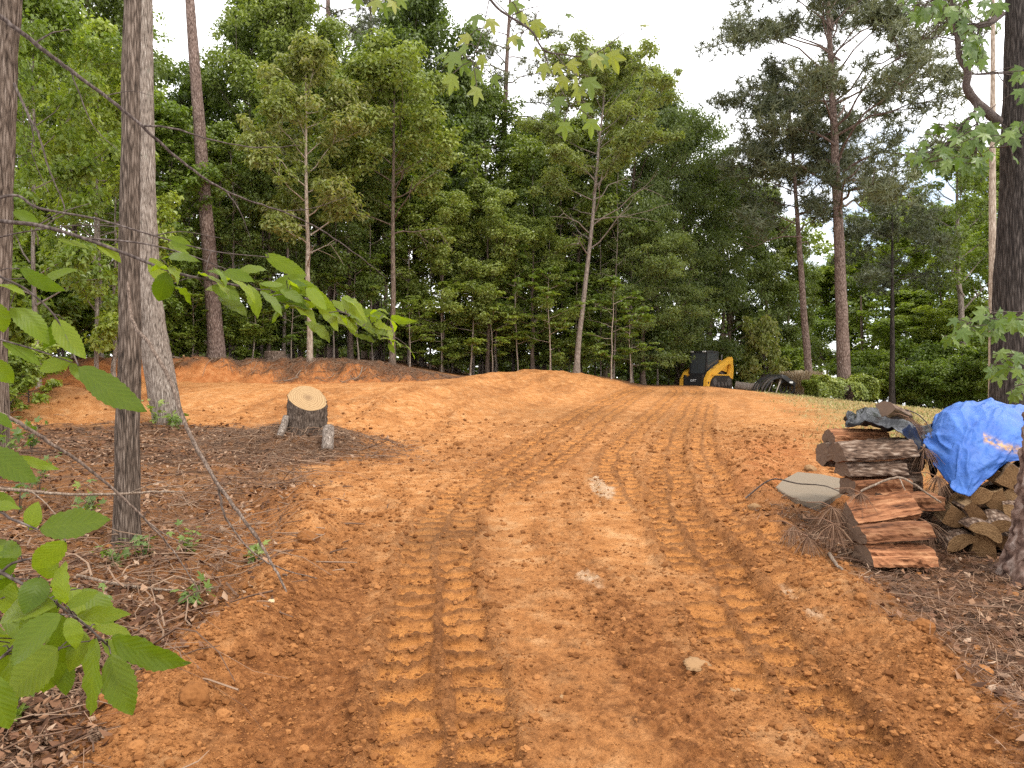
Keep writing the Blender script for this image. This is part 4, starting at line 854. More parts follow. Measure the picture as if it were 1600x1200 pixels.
# ------------------------------------------------------------------ root grapple lying beside the loader
def grapple(x, y, rz):
    root = empty('grapple_attachment', (x, y, gz(x, y)-.02), rz, .78); tag(root, 'black root grapple with curved tines lying beside the loader', 'grapple')
    def part(nm, fn, mat, parent=None, smooth=False): mb = MB(); fn(mb); return mb.build(nm, M[mat], parent or root, smooth=smooth)
    def claw(mb, P, y0, w, t0, t1):
        P = catmull([(a, 0, b) for a, b in P], 6)[:, [0, 2]]; T = unit(np.gradient(P, axis=0)); N = np.stack([-T[:, 1], T[:, 0]], -1); q = np.linspace(t0, t1, len(P))[:, None]
        prism(mb, [tuple(v) for v in np.vstack([P+N*q, (P-N*q)[::-1]])], y0, y0+w, 'y')
    for i, yy in enumerate((-.66, -.30, .06, .42, .70)): part('lower_tine', lambda mb: claw(mb, [(.0, 1.02), (-.45, .90), (-.80, .55), (-.98, .20), (-1.02, -.02)], yy, .05, .055, .03), 'grey_steel' if i == 1 else 'black_paint')
    for yy in (-.62, -.2, .2, .6): part('upper_tine', lambda mb: claw(mb, [(.92, .72), (1.04, .40), (.86, .10), (.40, .0), (-.15, .03), (-.45, .12)], yy, .05, .06, .025), 'black_paint')
    for yy in (-.5, .46): part('inner_hook', lambda mb: claw(mb, [(.55, .85), (.20, .74), (.08, .45), (.22, .16), (.5, .10)], yy, .05, .07, .05), 'black_paint')
    part('top_beam', lambda mb: prism(mb, [(-.18, 1.02), (.06, 1.20), (.34, 1.14), (1.06, .72), (1.00, .52), (.66, .66), (.1, .98)], -.72, .76, 'y'), 'black_paint')
    for q in (-.4, .4): part('hydraulic_ram', lambda mb: (tube(mb, [(.24, q, 1.0), (.0, q-.2, .62)], .055, 10), tube(mb, [(.0, q-.2, .62), (-.34, q-.4, .06)], .035, 8)), 'straw_steel', None, True)
    part('hinge_pin', lambda mb: [tube(mb, [(a, -.80, b), (a, .82, b)], .06, 10) for a, b in ((.05, 1.12),)], 'grey_steel', None, True)
    part('hose', lambda mb: tube(mb, catmull([(-.1, -.5, 1.05), (-.7, -.6, .98), (-1.16, -.62, .55), (-1.18, -.62, .15), (-.95, -.62, .0)], 8), .024, 7), 'rubber', None, True)
    part('decal', lambda mb: box(mb, (.62, -.727, .70), (.84, -.7205, .80)), 'white_mark')
    return root
M['straw_steel'] = plain('straw_steel', (.32, .27, .22), .5, .4, .2, .4, 8)
x, y = P2(1208, 36.0); g = grapple(x, y, math.radians(14)); g.rotation_euler = (0, math.radians(3), math.radians(14))
a = np.array(on(1149, 38.0, .22)); b = np.array(on(1186, 37.6, .22)); log_piece('felled_log', 'barked log lying between the loader and the grapple', 'log', a, b, .22, ('bark_grey', 'old_cut'), 9, 18)

# ------------------------------------------------------------------ dry grass clump and clipped bush
rng = np.random.default_rng(5); x, y = P2(1252, 37); z = gz(x, y); mb = MB(); n = 2600
th = rng.random(n)*6.28; sp = rng.random(n)**.6; h = .55+.8*rng.random(n); b0 = np.stack([x+.28*sp*np.cos(th), y+.28*sp*np.sin(th), np.full(n, z-.03)], -1)
lean = np.stack([np.cos(th)*sp*.75, np.sin(th)*sp*.75, h], -1)*np.array([1, 1, 1]); sd = np.stack([-np.sin(th), np.cos(th), 0*th], -1)*.011
mid = b0+lean*.55+np.array([0, 0, .06]); tip = b0+lean+np.stack([np.cos(th)*.12*sp, np.sin(th)*.12*sp, -.08*sp], -1)
V = np.stack([b0-sd, b0+sd, mid+sd, mid-sd, tip+sd*1.5, tip-sd*1.5], 1).reshape(-1, 3); k = np.arange(n)[:, None]*6
F = np.concatenate([k+[0, 1, 2, 3], k+[3, 2, 4, 5]]); mb.add(V, F, 0, np.repeat(rng.random(n), 6))
o = mb.build('dry_grass_clump', M['dry_plume'], smooth=False); tag(o, 'straw-coloured clump of tall dry grass between grapple and clipped bush', 'grass clump')
x, y = P2(1312, 34.5); z = gz(x, y); o = empty('clipped_bush', (x, y, z)); tag(o, 'low wide rounded evergreen bush on the lawn below the tallest pine', 'bush')
rng = np.random.default_rng(6); mb = MB(); n = 26000
d = unit(rng.normal(size=(n, 3))); d[:, 2] = np.abs(d[:, 2]); p = np.sign(d)*np.abs(d)**.45*np.array([1.42, 1.0, 1.06])
bmp = 1+.07*np.sin(d[:, 0]*9+d[:, 2]*5)+.06*np.sin(d[:, 1]*11+d[:, 0]*4)+.02*rng.normal(size=n)
pos = p*bmp[:, None]*(.80+.2*rng.random((n, 1))); nv = unit(d+rng.normal(size=(n, 3))*.5+[0, 0, .4]); tt = unit(np.cross(nv, rng.normal(size=(n, 3)))); bb = np.cross(nv, tt); l = .055*(.7+.6*rng.random((n, 1)))
mb.add(np.stack([pos-tt*l, pos+bb*l*.55, pos+tt*l, pos-bb*l*.55], 1).reshape(-1, 3), np.arange(n*4).reshape(-1, 4), 0, np.repeat(np.clip(.5*rng.random(n)+.45*(d[:, 2]**2)*rng.random(n)+.1*np.sin(pos[:, 0]*6), 0, 1), 4)); mb.build('foliage', M['leaf_box'], o, smooth=False)
mb = MB()
for i in range(14):
    a = rng.random()*6.28; tube(mb, [(.1*math.cos(a), .1*math.sin(a), -.1), (.5*math.cos(a), .4*math.sin(a), .4), (1.05*math.cos(a), .75*math.sin(a), .85)], [.03, .02, .008], 5)
mb.build('stem', M['bark_twig'], o)

# ------------------------------------------------------------------ firewood
def firewood(shape, L, r, seed, bark=True, mats=('split_red', 'log_bark', 'end_dark'), rough=1.4):
    """one split log lying along local x; shape = half, quarter, slab or round"""
    rng = np.random.default_rng(seed); pts = []; isb = []
    if shape == 'half':
        for a in np.linspace(8, 172, 20): pts.append((math.cos(math.radians(a)), math.sin(math.radians(a))*.9)); isb.append(1)
        for q in np.linspace(-.9, .9, 14): pts.append((q, .05+.05*math.sin(q*5+seed))); isb.append(0)
    elif shape == 'quarter':
        for a in np.linspace(40, 140, 16): pts.append((1.15*math.cos(math.radians(a)), 1.35*math.sin(math.radians(a))-.35)); isb.append(1)
        for f in np.linspace(0, 1, 10): pts.append((-.85+.72*f, .48-.98*f+.04*math.sin(f*9+seed))); isb.append(0)
        for f in np.linspace(0, 1, 10): pts.append((-.10+.92*f, -.5+.98*f+.04*math.sin(f*8+seed))); isb.append(0)
    elif shape == 'slab':
        for f in np.linspace(0, 1, 14): pts.append((1-2*f, .42+.12*math.sin(f*PI)+.03*math.sin(f*12+seed))); isb.append(1 if bark else 0)
        for f in np.linspace(0, 1, 5)[1:-1]: pts.append((-1-.04*math.sin(f*7), .42-.84*f)); isb.append(0)
        for f in np.linspace(0, 1, 14): pts.append((-1+2*f, -.42+.05*math.sin(f*8+seed))); isb.append(0)
        for f in np.linspace(0, 1, 5)[1:-1]: pts.append((1+.04*math.sin(f*7), -.42+.84*f)); isb.append(0)
    else:
        for a in np.linspace(0, 360, 34, endpoint=False): pts.append((math.cos(math.radians(a)), math.sin(math.radians(a)))); isb.append(1)
    pts = np.array(pts); pts = pts-pts.mean(0); n = len(pts); ns = 18; xs = np.linspace(-L/2, L/2, ns)
    grain = rng.normal(size=n)*.045*rough; V = []
    for i, xx in enumerate(xs):
        k = grain*(.45 if i in (0, ns-1) else 1)+.024*rough*rng.normal(size=n)+.03*rough*np.sin(xx*9+np.arange(n)*.9+seed)
        sc_ = 1-.05*(abs(2*xx/L))**6
        q = pts*(1+k)[:, None]*r*sc_
        V.append(np.stack([np.full(n, xx)+(.003*rng.normal(size=n) if i in (0, ns-1) and mats[0] != 'split_tan' else 0), q[:, 0]+.02*math.sin(xx*4+seed)*r*3, q[:, 1]+.015*math.sin(xx*5+seed*2)*r*3], -1))
    V = np.array(V); mb = MB(); i = np.arange(ns-1)[:, None]*n; j = np.arange(n)[None]; k = (j+1) % n
    F = np.stack([i+j, i+k, i+n+k, i+n+j], -1); jb = np.array(isb)*(1 if bark else 0)
    r_ = rng.random()
    mb.add(V.reshape(-1, 3), F[:, jb == 0].reshape(-1, 4) if (jb == 0).any() else F.reshape(-1, 4)[:0], 0, r_)
    if (jb == 1).any(): mb.add(V.reshape(-1, 3), F[:, jb == 1].reshape(-1, 4), 1, r_)
    for e, sg in ((0, 1), (ns-1, -1)):
        c = V[e].mean(0); VV = np.vstack([V[e], c]); jj = np.arange(n); kk = (jj+1) % n
        mb.add(VV, np.stack([kk, jj, np.full(n, n)] if sg > 0 else [jj, kk, np.full(n, n)], -1), 2, r_)
    return mb.mesh('firewood_log', [M[q] for q in mats], smooth=False)
def put_log(label, px, py, Y, shape, L, r, seed, rot=(0, 0, 0), bark=True, mats=('split_red', 'log_bark', 'end_dark'), grp='split logs of the front firewood pile', sq=(1, 1, 1)):
    o = inst('firewood_log', firewood(shape, L, r, seed, bark, mats, .14 if mats[0] == 'split_tan' else 1.4)); o.location = at(px, py, Y)
    o.rotation_euler = tuple(math.radians(q) for q in rot); o.scale = sq; tag(o, label, 'firewood log', grp); return o
R_ = 'split_red'
put_log('reddish split log lowest in the front stack, deeply furrowed', 1398, 868, 5.5, 'half', .50, .15, 31, (4, 3, 6), False, sq=(1, 1, 1.05))
put_log('reddish split log second from the bottom of the front stack', 1392, 834, 5.55, 'half', .52, .145, 32, (-6, -3, 4), False, sq=(1, 1, 1.0))
put_log('flat-topped pale brown log sloping up to the right in mid front stack', 1375, 801, 5.8, 'quarter', .52, .135, 33, (178, -6, 6), False, sq=(1, 1.1, 1.1))
put_log('log tucked behind the flat-topped pale brown log', 1418, 782, 6.15, 'slab', .50, .12, 34, (5, 2, 10), False)
put_log('short log just above the twigs, below the darker split log', 1368, 760, 6.3, 'slab', .48, .14, 35, (0, 0, 3), False, sq=(1, 1, 1.0))
put_log('darker split log with a knot under the big barked half log', 1360, 733, 6.35, 'half', .50, .15, 36, (0, -2, 3), True, sq=(1, 1, 1.05))
put_log('big half log with flaking grey bark on its top', 1362, 706, 6.4, 'half', .64, .17, 37, (-4, -3, 4), True, sq=(1, 1.05, 1.15))
put_log('weathered log whose blackened end sticks out to the left', 1322, 711, 6.75, 'round', .50, .10, 38, (0, 4, 14), True, mats=('log_bark', 'log_bark', 'end_dark'))
put_log('reddish round log under the black plastic sheet', 1338, 684, 6.7, 'half', .50, .14, 39, (0, -1, 2), True, mats=(R_, R_, 'end_dark'))
put_log('weathered grey chunk holding down the black plastic sheet', 1398, 645, 6.95, 'quarter', .34, .115, 40, (8, 14, 38), True, mats=('split_tan', 'log_bark', 'end_dark'))
put_log('bottom log hidden deep under the front stack', 1395, 795, 6.6, 'round', .56, .15, 41, (0, 0, 5), True)
put_log('middle log in the shade behind the front stack', 1380, 752, 6.7, 'round', .56, .15, 42, (0, 0, -4), True)
put_log('ground log in the shade behind the front stack', 1400, 838, 6.5, 'half', .55, .13, 43, (0, 0, 2), True)
put_log('upper log in the shade beneath the black plastic sheet', 1385, 712, 6.75, 'round', .56, .15, 44, (0, 0, -6), True)
# stack under the tarp: logs end-on towards the road
def put_end_log(label, px, py, Y, shape, r, seed, yaw, L=.48, bark=True, roll=0, sq=(1, 1, 1)):
    return put_log(label, px, py, Y, shape, L, r, seed, (roll, 0, 58+.7*yaw), bark, ('split_tan', 'log_bark', 'end_tan'), 'split logs of the stack under the blue tarp', sq)
ends = [(1490, 838, 6.15, 'half', .13, 20, 'dark bottom log'), (1524, 848, 6.1, 'quarter', .14, 15, 'bottom log with a broad pale end'), (1566, 842, 6.1, 'half', .14, 8, 'bottom log against the snag'),
 (1484, 802, 6.3, 'quarter', .13, 18, 'angular tan log'), (1512, 796, 6.2, 'slab', .11, 24, 'square pale-ended log'), (1528, 822, 6.0, 'half', .13, 22, 'rounded pale-ended log'), (1556, 815, 6.0, 'half', .12, 12, 'rounded tan log'), (1580, 800, 6.2, 'quarter', .13, 4, 'tan wedge log'),
 (1492, 772, 6.5, 'half', .12, 16, 'small round-ended log'), (1520, 768, 6.45, 'quarter', .12, 20, 'narrow brown log'), (1553, 776, 6.4, 'quarter', .13, 6, 'upper tan wedge'), (1586, 768, 6.4, 'half', .13, 2, 'upper rounded log'),
 (1500, 738, 6.7, 'half', .13, 14, 'shaded log'), (1540, 738, 6.55, 'slab', .12, 10, 'reddish plank-like log'), (1574, 742, 6.4, 'quarter', .14, 5, 'brown log right under the tarp edge'), (1610, 735, 6.5, 'half', .14, 0, 'barked log'), (1618, 775, 6.4, 'half', .14, 0, 'stout log'), (1610, 810, 6.3, 'half', .14, 4, 'stout barked log')]
where = ['at the left foot of the tarped stack', 'at the foot of the tarped stack', 'at the foot of the tarped stack', 'at the left side of the tarped stack', 'below the hanging tarp corner', 'low in the tarped stack', 'low in the tarped stack beside the snag', 'beside the snag in the tarped stack',
 'right under the hanging tarp corner', 'just under the tarp corner, in shade', 'in the dark gap of the tarped stack', 'near the snag in the upper tarped stack', 'behind the hanging tarp corner', 'lying under the tarp edge', 'near the snag', 'behind the snag top', 'behind the middle of the snag', 'behind the foot of the snag']
for i, ((px, py, Y, sh, r, yaw, nm), wh) in enumerate(zip(ends, where)):
    put_end_log(nm+' '+wh, px, py, Y, sh, r, 60+i, yaw, .5, True, (i*57) % 360 if sh != 'half' else (i*23 % 60)-30)
for i, (px, py, Y) in enumerate([(1510, 700, 7.2), (1560, 695, 7.2), (1615, 700, 7.2), (1510, 735, 7.3), (1565, 735, 7.3), (1620, 740, 7.3), (1510, 770, 7.4), (1565, 772, 7.4), (1625, 775, 7.4), (1510, 805, 7.4), (1570, 805, 7.4), (1630, 808, 7.4), (1535, 668, 7.4), (1590, 668, 7.4)]):
    o = put_end_log('split log deep in the shade of the stack under the blue tarp', px, py, Y, 'half', .17, 90+i, 10, .8, True)
# ------------------------------------------------------------------ sheets
def sheet(rows, nu, nv, amp, freq, seed, thick, name, mat, extra=None, ridge=0.0):
    """smooth cloth through a grid of control points with crumples"""
    G = np.array([[at(*p) for p in col] for col in rows], float)
    A = np.array([catmull(G[:, j], nu) for j in range(G.shape[1])]).transpose(1, 0, 2)
    B = np.array([catmull(A[i], nv) for i in range(A.shape[0])])
    n0, n1 = B.shape[:2]
    du = np.gradient(B, axis=0); dv = np.gradient(B, axis=1); N = unit(np.cross(du, dv)); 
    if N[n0//2, n1//3, 2] < 0: N = -N
    u, v = np.meshgrid(np.linspace(0, 1, n0), np.linspace(0, 1, n1), indexing='ij')
    w = fbm(u*freq, v*freq, seed, 4); w2 = 1-2*np.abs(fbm(u*freq*.8+5, v*freq*1.1, seed+9, 3)); w3 = 1-2*np.abs(fbm(u*freq*2.3+v*3, v*freq*.9, seed+19, 2))
    c1 = np.clip(1-2.2*np.abs(fbm(u*freq*.7+.6*w, v*freq*.55+.6*w, seed+29, 2)), 0, 1)**2; c2 = np.clip(1-2.4*np.abs(fbm(u*freq*1.7+v*2.0, v*freq*.8-u*1.5+.5*w, seed+39, 2)), 0, 1)**2
    B = B+N*(amp*(.7*w+.3*w2*ridge+ridge*(.75*c1+.5*c2)))[..., None]
    i = np.arange(n0-1)[:, None]*n1; j = np.arange(n1-1)[None]
    mb = MB(); mb.add(B.reshape(-1, 3), np.stack([i+j, i+j+1, i+n1+j+1, i+n1+j], -1).reshape(-1, 4))
    ex = {k: f(B.reshape(-1, 3), u.ravel(), v.ravel()) for k, f in (extra or {}).items()}
    o = mb.build(name, M[mat], extra=ex)
    md = o.modifiers.new('thickness', 'SOLIDIFY'); md.thickness = thick; md.offset = 0
    return o
def stain(P, u, v):
    px = 800+FPX*P[:, 0]/P[:, 1]; py = 600-FPX*(P[:, 2]-1.6)/P[:, 1]
    l = np.exp(-((py-np.interp(px, [1535, 1550, 1570, 1600], [683, 690, 699, 706]))/5.5)**2)*(px > 1536)
    return np.clip(l*1.4*(.5+vn(px*.25, py*.25, 3)), 0, 1)
rows = [[(1478, 690, 8.3), (1462, 672, 7.5), (1456, 682, 6.95), (1450, 692, 6.75), (1448, 712, 6.65)],
 [(1500, 665, 8.4), (1484, 646, 7.6), (1468, 665, 6.85), (1462, 695, 6.6), (1466, 728, 6.5)],
 [(1525, 650, 8.4), (1510, 632, 7.6), (1492, 650, 6.75), (1486, 705, 6.4), (1490, 762, 6.25)],
 [(1550, 648, 8.4), (1538, 630, 7.6), (1522, 654, 6.7), (1512, 715, 6.3), (1510, 778, 6.15)],
 [(1580, 648, 8.4), (1566, 631, 7.6), (1552, 658, 6.7), (1545, 705, 6.35), (1540, 748, 6.25)],
 [(1620, 655, 8.4), (1600, 637, 7.6), (1588, 664, 6.7), (1582, 695, 6.4), (1578, 722, 6.35)],
 [(1680, 670, 8.4), (1660, 650, 7.6), (1650, 675, 6.7), (1640, 700, 6.4), (1635, 724, 6.35)],
 [(1740, 700, 8.4), (1720, 680, 7.6), (1710, 690, 6.8), (1700, 710, 6.5), (1690, 735, 6.4)]]
o = sheet(rows, 24, 36, .050, 5.0, 7, .004, 'blue_tarpaulin', 'blue_tarp', dict(stain=stain), ridge=1.0); tag(o, 'crumpled bright blue tarp with a tan stain draped over the firewood stack', 'tarp')
rows = [[(1322, 668, 7.4), (1330, 662, 7.0), (1326, 668, 6.75), (1322, 673, 6.65)], [(1345, 662, 7.5), (1345, 654, 7.1), (1343, 662, 6.7), (1346, 672, 6.5)],
 [(1365, 650, 7.6), (1362, 644, 7.2), (1360, 655, 6.75), (1364, 678, 6.35)], [(1388, 655, 7.6), (1386, 650, 7.2), (1384, 660, 6.7), (1386, 682, 6.3)],
 [(1412, 652, 7.6), (1408, 650, 7.2), (1408, 658, 6.7), (1412, 688, 6.35)], [(1432, 665, 7.6), (1428, 664, 7.2), (1430, 672, 6.8), (1432, 725, 6.55)], [(1452, 680, 7.5), (1448, 680, 7.2), (1448, 690, 6.9), (1446, 752, 6.7)]]
o = sheet(rows, 16, 24, .075, 2.6, 13, .003, 'plastic_sheet', 'black_plastic', ridge=1.2); tag(o, 'shiny black plastic sheet crumpled over the front firewood pile', 'plastic sheet')
# ------------------------------------------------------------------ broken snag at the right edge
x, y = P2(1634, 5.25); z = gz(x, y); rng = np.random.default_rng(8); mb = MB(); n = 60; ns = 44; th = np.linspace(0, 2*PI, n, endpoint=False); V = []
for i in range(ns):
    f = i/(ns-1); zz = -.12+f*1.30; r = .185*(1-.10*f)+.19*np.exp(-f*6.5)*(1+.35*np.cos(th*5+1))+.015*np.sin(th*3+f*3)
    pl = np.floor(th*3.4+.6*np.sin(f*14)); plate = _hash(pl, np.floor(f*13+pl*.37), 3); r = r*(1+.10*(plate-.5))+.010*rng.normal(size=n)
    top = .10*(vn(th*2.2, th*0, 5)-.5)+.08*(vn(th*6, th*0, 6)-.5) if i == ns-1 else 0
    V.append(np.stack([r*np.cos(th)+.05*f, r*np.sin(th), np.full(n, zz)+top], -1))
V = np.array(V); i = np.arange(ns-1)[:, None]*n; j = np.arange(n)[None]; k = (j+1) % n
mb.add(V.reshape(-1, 3), np.stack([i+j, i+k, i+n+k, i+n+j], -1).reshape(-1, 4), 0); mb.add(np.vstack([V[-1], [[.05, 0, 1.08]]]), [[q, (q+1) % n, n] for q in range(n)], 1)
o = mb.build('broken_snag', [bark_mat('snag_bark', (.045, .025, .02), (.17, .105, .08), (.36, .28, .24), 7, 3.5, .03), M['split_tan']], smooth=False, loc=(x, y, z)); tag(o, 'broken dead trunk with flaking plated bark at the right edge', 'snag')
# ------------------------------------------------------------------ slab, rocks, sticks
poly = [(1212, 779, 8.25), (1222, 766, 8.7), (1246, 749, 9.4), (1285, 751, 9.35), (1321, 757, 9.1), (1318, 778, 8.3), (1282, 801, 7.5), (1248, 797, 7.6), (1226, 787, 7.9)]
mb = MB(); P_ = [np.array(P2(a, c)) for a, b, c in poly]; zt = [gz(*p)+.05 for p in P_]; c = np.mean(P_, 0); n = len(P_)
top = np.array([(*p, z_) for p, z_ in zip(P_, zt)]); zpl = np.linalg.lstsq(np.c_[top[:, :2], np.ones(n)], top[:, 2], rcond=None)[0]; top[:, 2] = np.c_[top[:, :2], np.ones(n)]@zpl
ins_ = top+(np.array([*c, 0])-np.array([0, 0, 0])-top)*np.array([.03, .03, 0]); ins_[:, 2] += .010; bot = top.copy(); bot[:, 2] -= .09
mb.add(np.vstack([ins_, top]), [[i, (i+1) % n, n+(i+1) % n, n+i] for i in range(n)][::1]); mb.add(np.vstack([top, bot]), [[i, (i+1) % n, n+(i+1) % n, n+i] for i in range(n)]); mb.add(ins_, [list(range(n))])
o = mb.build('flat_stone', M['stone'], smooth=False); tag(o, 'flat grey stone slab lying on the dirt left of the firewood', 'slab')
rk = np.random.default_rng(12)
def rock(label, px, Y, r, mat, squash=.6, name='rock', sub=3):
    x, y = P2(px, Y); mb = MB(); lump(mb, rk, (0, 0, 0), r, sub, squash=squash, rough=.09, rnd=.32)
    V = mb.V[0]; V *= (1+.55*fbm(V[:, :1]/r*1.1+px, V[:, 1:2]/r*1.1+V[:, 2:]/r*.9, 3, 4)+.12*(vn(V[:, :1]/r*5+px, V[:, 1:2]/r*5+V[:, 2:]/r*4, 5)-.5))
    o = mb.build(name, M[mat], smooth=True, loc=(x, y, gz(x, y)+r*squash*.25)); o.rotation_euler = (rk.normal()*.15, rk.normal()*.15, rk.random()*6); tag(o, label, 'rock'); return o
rock('dark brown rock alone on the clay right of the stump', 715, 12.6, .07, 'clod', .8)
rock('flat pale stone in the right wheel track', 1152, 3.55, .045, 'rock_pale', .35)
rock('broad flat pale stone left of the right track', 1086, 3.75, .06, 'rock_pale', .2)
rock('small round pale pebble in the middle foreground', 878, 3.45, .018, 'rock_pale', .8)
rock('dark clod-like rock in the lower right foreground', 1265, 3.85, .045, 'clod', .7)
rock('large brown rock in the left dirt windrow', 302, 3.22, .06, 'clod', .7)
rock('brown slabby rock under the root hole by the left track', 480, 5.9, .085, 'clod', .6)
rock('pale angular rock below the stone slab', 1180, 7.3, .06, 'rock_pale', .6)
rock('reddish rock left of the stone slab', 1196, 8.6, .075, 'clod', .6)
rock('pale stone beside the top of the stone slab', 1268, 10.0, .08, 'rock_pale', .6)
def stick(name, label, cat, pts, radii, mat='bark_twig', forks=(), n=8, seed=1, leaf=None):
    """a bare branch through pixel-distance points, with side forks"""
    rng = np.random.default_rng(seed); mb = MB()
    P = catmull([p if isinstance(p, Vector) else at(*p) for p in pts], 6)
    R = np.interp(np.linspace(0, 1, len(P)), np.linspace(0, 1, len(radii)), radii)
    P = P+rng.normal(size=P.shape)*R.mean()*.25
    tube(mb, P, R, n, bump=.06, rng=rng)
    for f in forks:
        Q = catmull([at(*p) for p in f[0]], 5); tube(mb, Q+rng.normal(size=Q.shape)*f[1]*.3, np.linspace(f[1], f[2], len(Q)), 6, bump=.06, rng=rng)
    o = mb.build(name, M[mat]); tag(o, label, cat); return o
stick('bent_sapling', 'bare bent stem arching from the slim dark trunk down to the road edge', 'dead branch', [(200, 440, 5.7), (207, 500, 5.6), (238, 545, 5.4), (268, 600, 5.25), (292, 668, 5.1), (330, 740, 4.95), (372, 800, 4.8), (408, 850, 4.7), (438, 905, 4.55), (455, 945, 4.45), (462, 985, 4.4)], [.012, .013, .014, .013, .011, .009, .006, .003], 'bark_limb',
 forks=[([(340, 752, 4.93), (350, 800, 4.9), (378, 845, 4.85), (420, 880, 4.8), (495, 905, 4.75)], .009, .003), ([(455, 935, 4.5), (480, 955, 4.5), (514, 971, 4.5)], .005, .002), ([(408, 850, 4.7), (398, 830, 4.65), (384, 815, 4.6)], .004, .002)], n=10)
stick('fallen_branch', 'bare branch slanting from the left edge across the slim trunk foot', 'dead branch', [(-60, 620, 3.6), (20, 655, 3.7), (75, 690, 3.8), (125, 722, 3.9), (178, 765, 4.0), (225, 810, 4.1), (270, 860, 4.15), (312, 925, 4.2)], [.009, .009, .008, .007, .005, .003], 'bark_limb', forks=[([(225, 810, 4.1), (262, 838, 4.1), (300, 850, 4.1)], .004, .002)])
stick('fallen_branch', 'thin branch lying level in front of the slim trunk', 'dead branch', [(-40, 760, 4.6), (30, 766, 4.7), (100, 772, 4.75), (180, 772, 4.8), (240, 768, 4.85), (288, 768, 4.9)], [.011, .010, .008, .003], 'twig_pale', forks=[([(50, 768, 4.7), (70, 785, 4.6), (92, 810, 4.5)], .005, .002), ([(200, 772, 4.8), (235, 757, 4.8), (262, 752, 4.8)], .004, .002)])
stick('bare_branch', 'long bare dark branch sagging across the left trunks', 'dead branch', [(-60, -20, 3.6), (0, 25, 3.7), (55, 68, 3.8), (110, 110, 3.9), (165, 150, 4.0), (222, 197, 4.1), (275, 245, 4.25), (330, 285, 4.4), (380, 310, 4.6), (440, 330, 4.8), (500, 358, 5.0), (560, 400, 5.2), (605, 435, 5.4)], [.012, .011, .0095, .008, .0065, .005, .004, .002], 'bark_twig',
 forks=[([(222, 197, 4.1), (270, 200, 4.1), (330, 218, 4.15), (400, 230, 4.2), (468, 227, 4.2)], .006, .002), ([(55, 68, 3.8), (80, 52, 3.85), (112, 47, 3.9)], .005, .002), ([(350, 295, 4.5), (375, 330, 4.5), (392, 375, 4.55)], .004, .0015), ([(110, 110, 3.9), (145, 195, 3.95), (185, 235, 4.0)], .004, .0015),
  ([(440, 330, 4.8), (490, 325, 4.8), (540, 308, 4.8)], .003, .0015), ([(165, 150, 4.0), (205, 142, 4.0), (240, 150, 4.0)], .003, .001)])
stick('dead_twig', 'drooping bare twig hanging beside the left edge trunk', 'dead branch', [(22, 130, 5), (40, 170, 5), (62, 215, 5), (75, 260, 5), (98, 315, 5), (102, 335, 5)], [.009, .006, .003], 'bark_twig', forks=[([(40, 170, 5), (52, 210, 5), (50, 240, 5), (75, 300, 5)], .005, .002)])
stick('fallen_branch', 'pale stick lying on the litter below the leaf cluster', 'dead branch', [on(120, 5.0, .03), on(180, 4.9, .05), on(235, 4.8, .04), on(290, 4.75, .06)], [.012, .01, .005], 'twig_pale')
stick('fallen_branch', 'bare forked branch lying across the stone slab', 'dead branch', [on(1165, 7.6, .05), on(1205, 7.7, .12), on(1245, 7.75, .2), on(1290, 7.6, .22), on(1330, 7.2, .2)], [.008, .007, .004], 'bark_twig', forks=[([(1200, 768, 8.2), (1230, 775, 7.9), (1262, 792, 7.5), (1285, 800, 7.2)], .009, .004)])
stick('fallen_branch', 'lichened dead branch lying over the logs right of the slab', 'dead branch', [(1345, 768, 5.9), (1375, 754, 5.9), (1405, 746, 5.95), (1430, 758, 5.9), (1455, 775, 5.9), (1470, 785, 5.9)], [.009, .009, .006], 'twig_pale', forks=[([(1405, 746, 5.95), (1420, 780, 5.8), (1432, 820, 5.7)], .005, .003)])
stick('fallen_branch', 'short grey stick in the litter before the front stack', 'dead branch', [on(1296, 5.6, .02), on(1305, 5.3, .03), on(1317, 5.05, .02)], [.014, .012, .008], 'twig_pale')
stick('fallen_branch', 'thin curved stick rising behind the black plastic sheet', 'dead branch', [(1415, 640, 6.9), (1435, 648, 6.8), (1450, 665, 6.7), (1456, 685, 6.6)], [.007, .005, .003], 'bark_twig')
stick('broken_stake', 'pale splintered branch sticking out of the bank by the large grey trunk', 'dead branch', [on(262, 24.9, -.1), (275, 572, 24.6), (288, 556, 24.4)], [.09, .07, .03], 'split_tan')
rr = np.random.default_rng(31)
for i, (px, w) in enumerate([(285, .8), (331, .9), (345, .7), (470, .9), (487, .8), (522, .8), (566, .8)]):
    yt = 26.9+rr.normal()*.25; x0 = (px-800)/FPX*yt; P = []
    for k in range(7):
        f = k/6; x = x0+w*(f*rr.normal()*.45+.5*math.sin(f*2.5+i)*(1 if i % 2 else -1)*f); y = yt-2.1*f*w
        P.append((x, y, gz(x, y)+.05+.10*math.sin(f*3)))
    mb = MB(); P = catmull(P, 4); tube(mb, P, np.linspace(.018, .005, len(P))*(.6+.7*rr.random()), 6, bump=.1, rng=rr)
    o = mb.build('exposed_root', M['twig_pale']); tag(o, 'pale root hanging out of the cut red bank', 'root', 'roots hanging out of the bank')
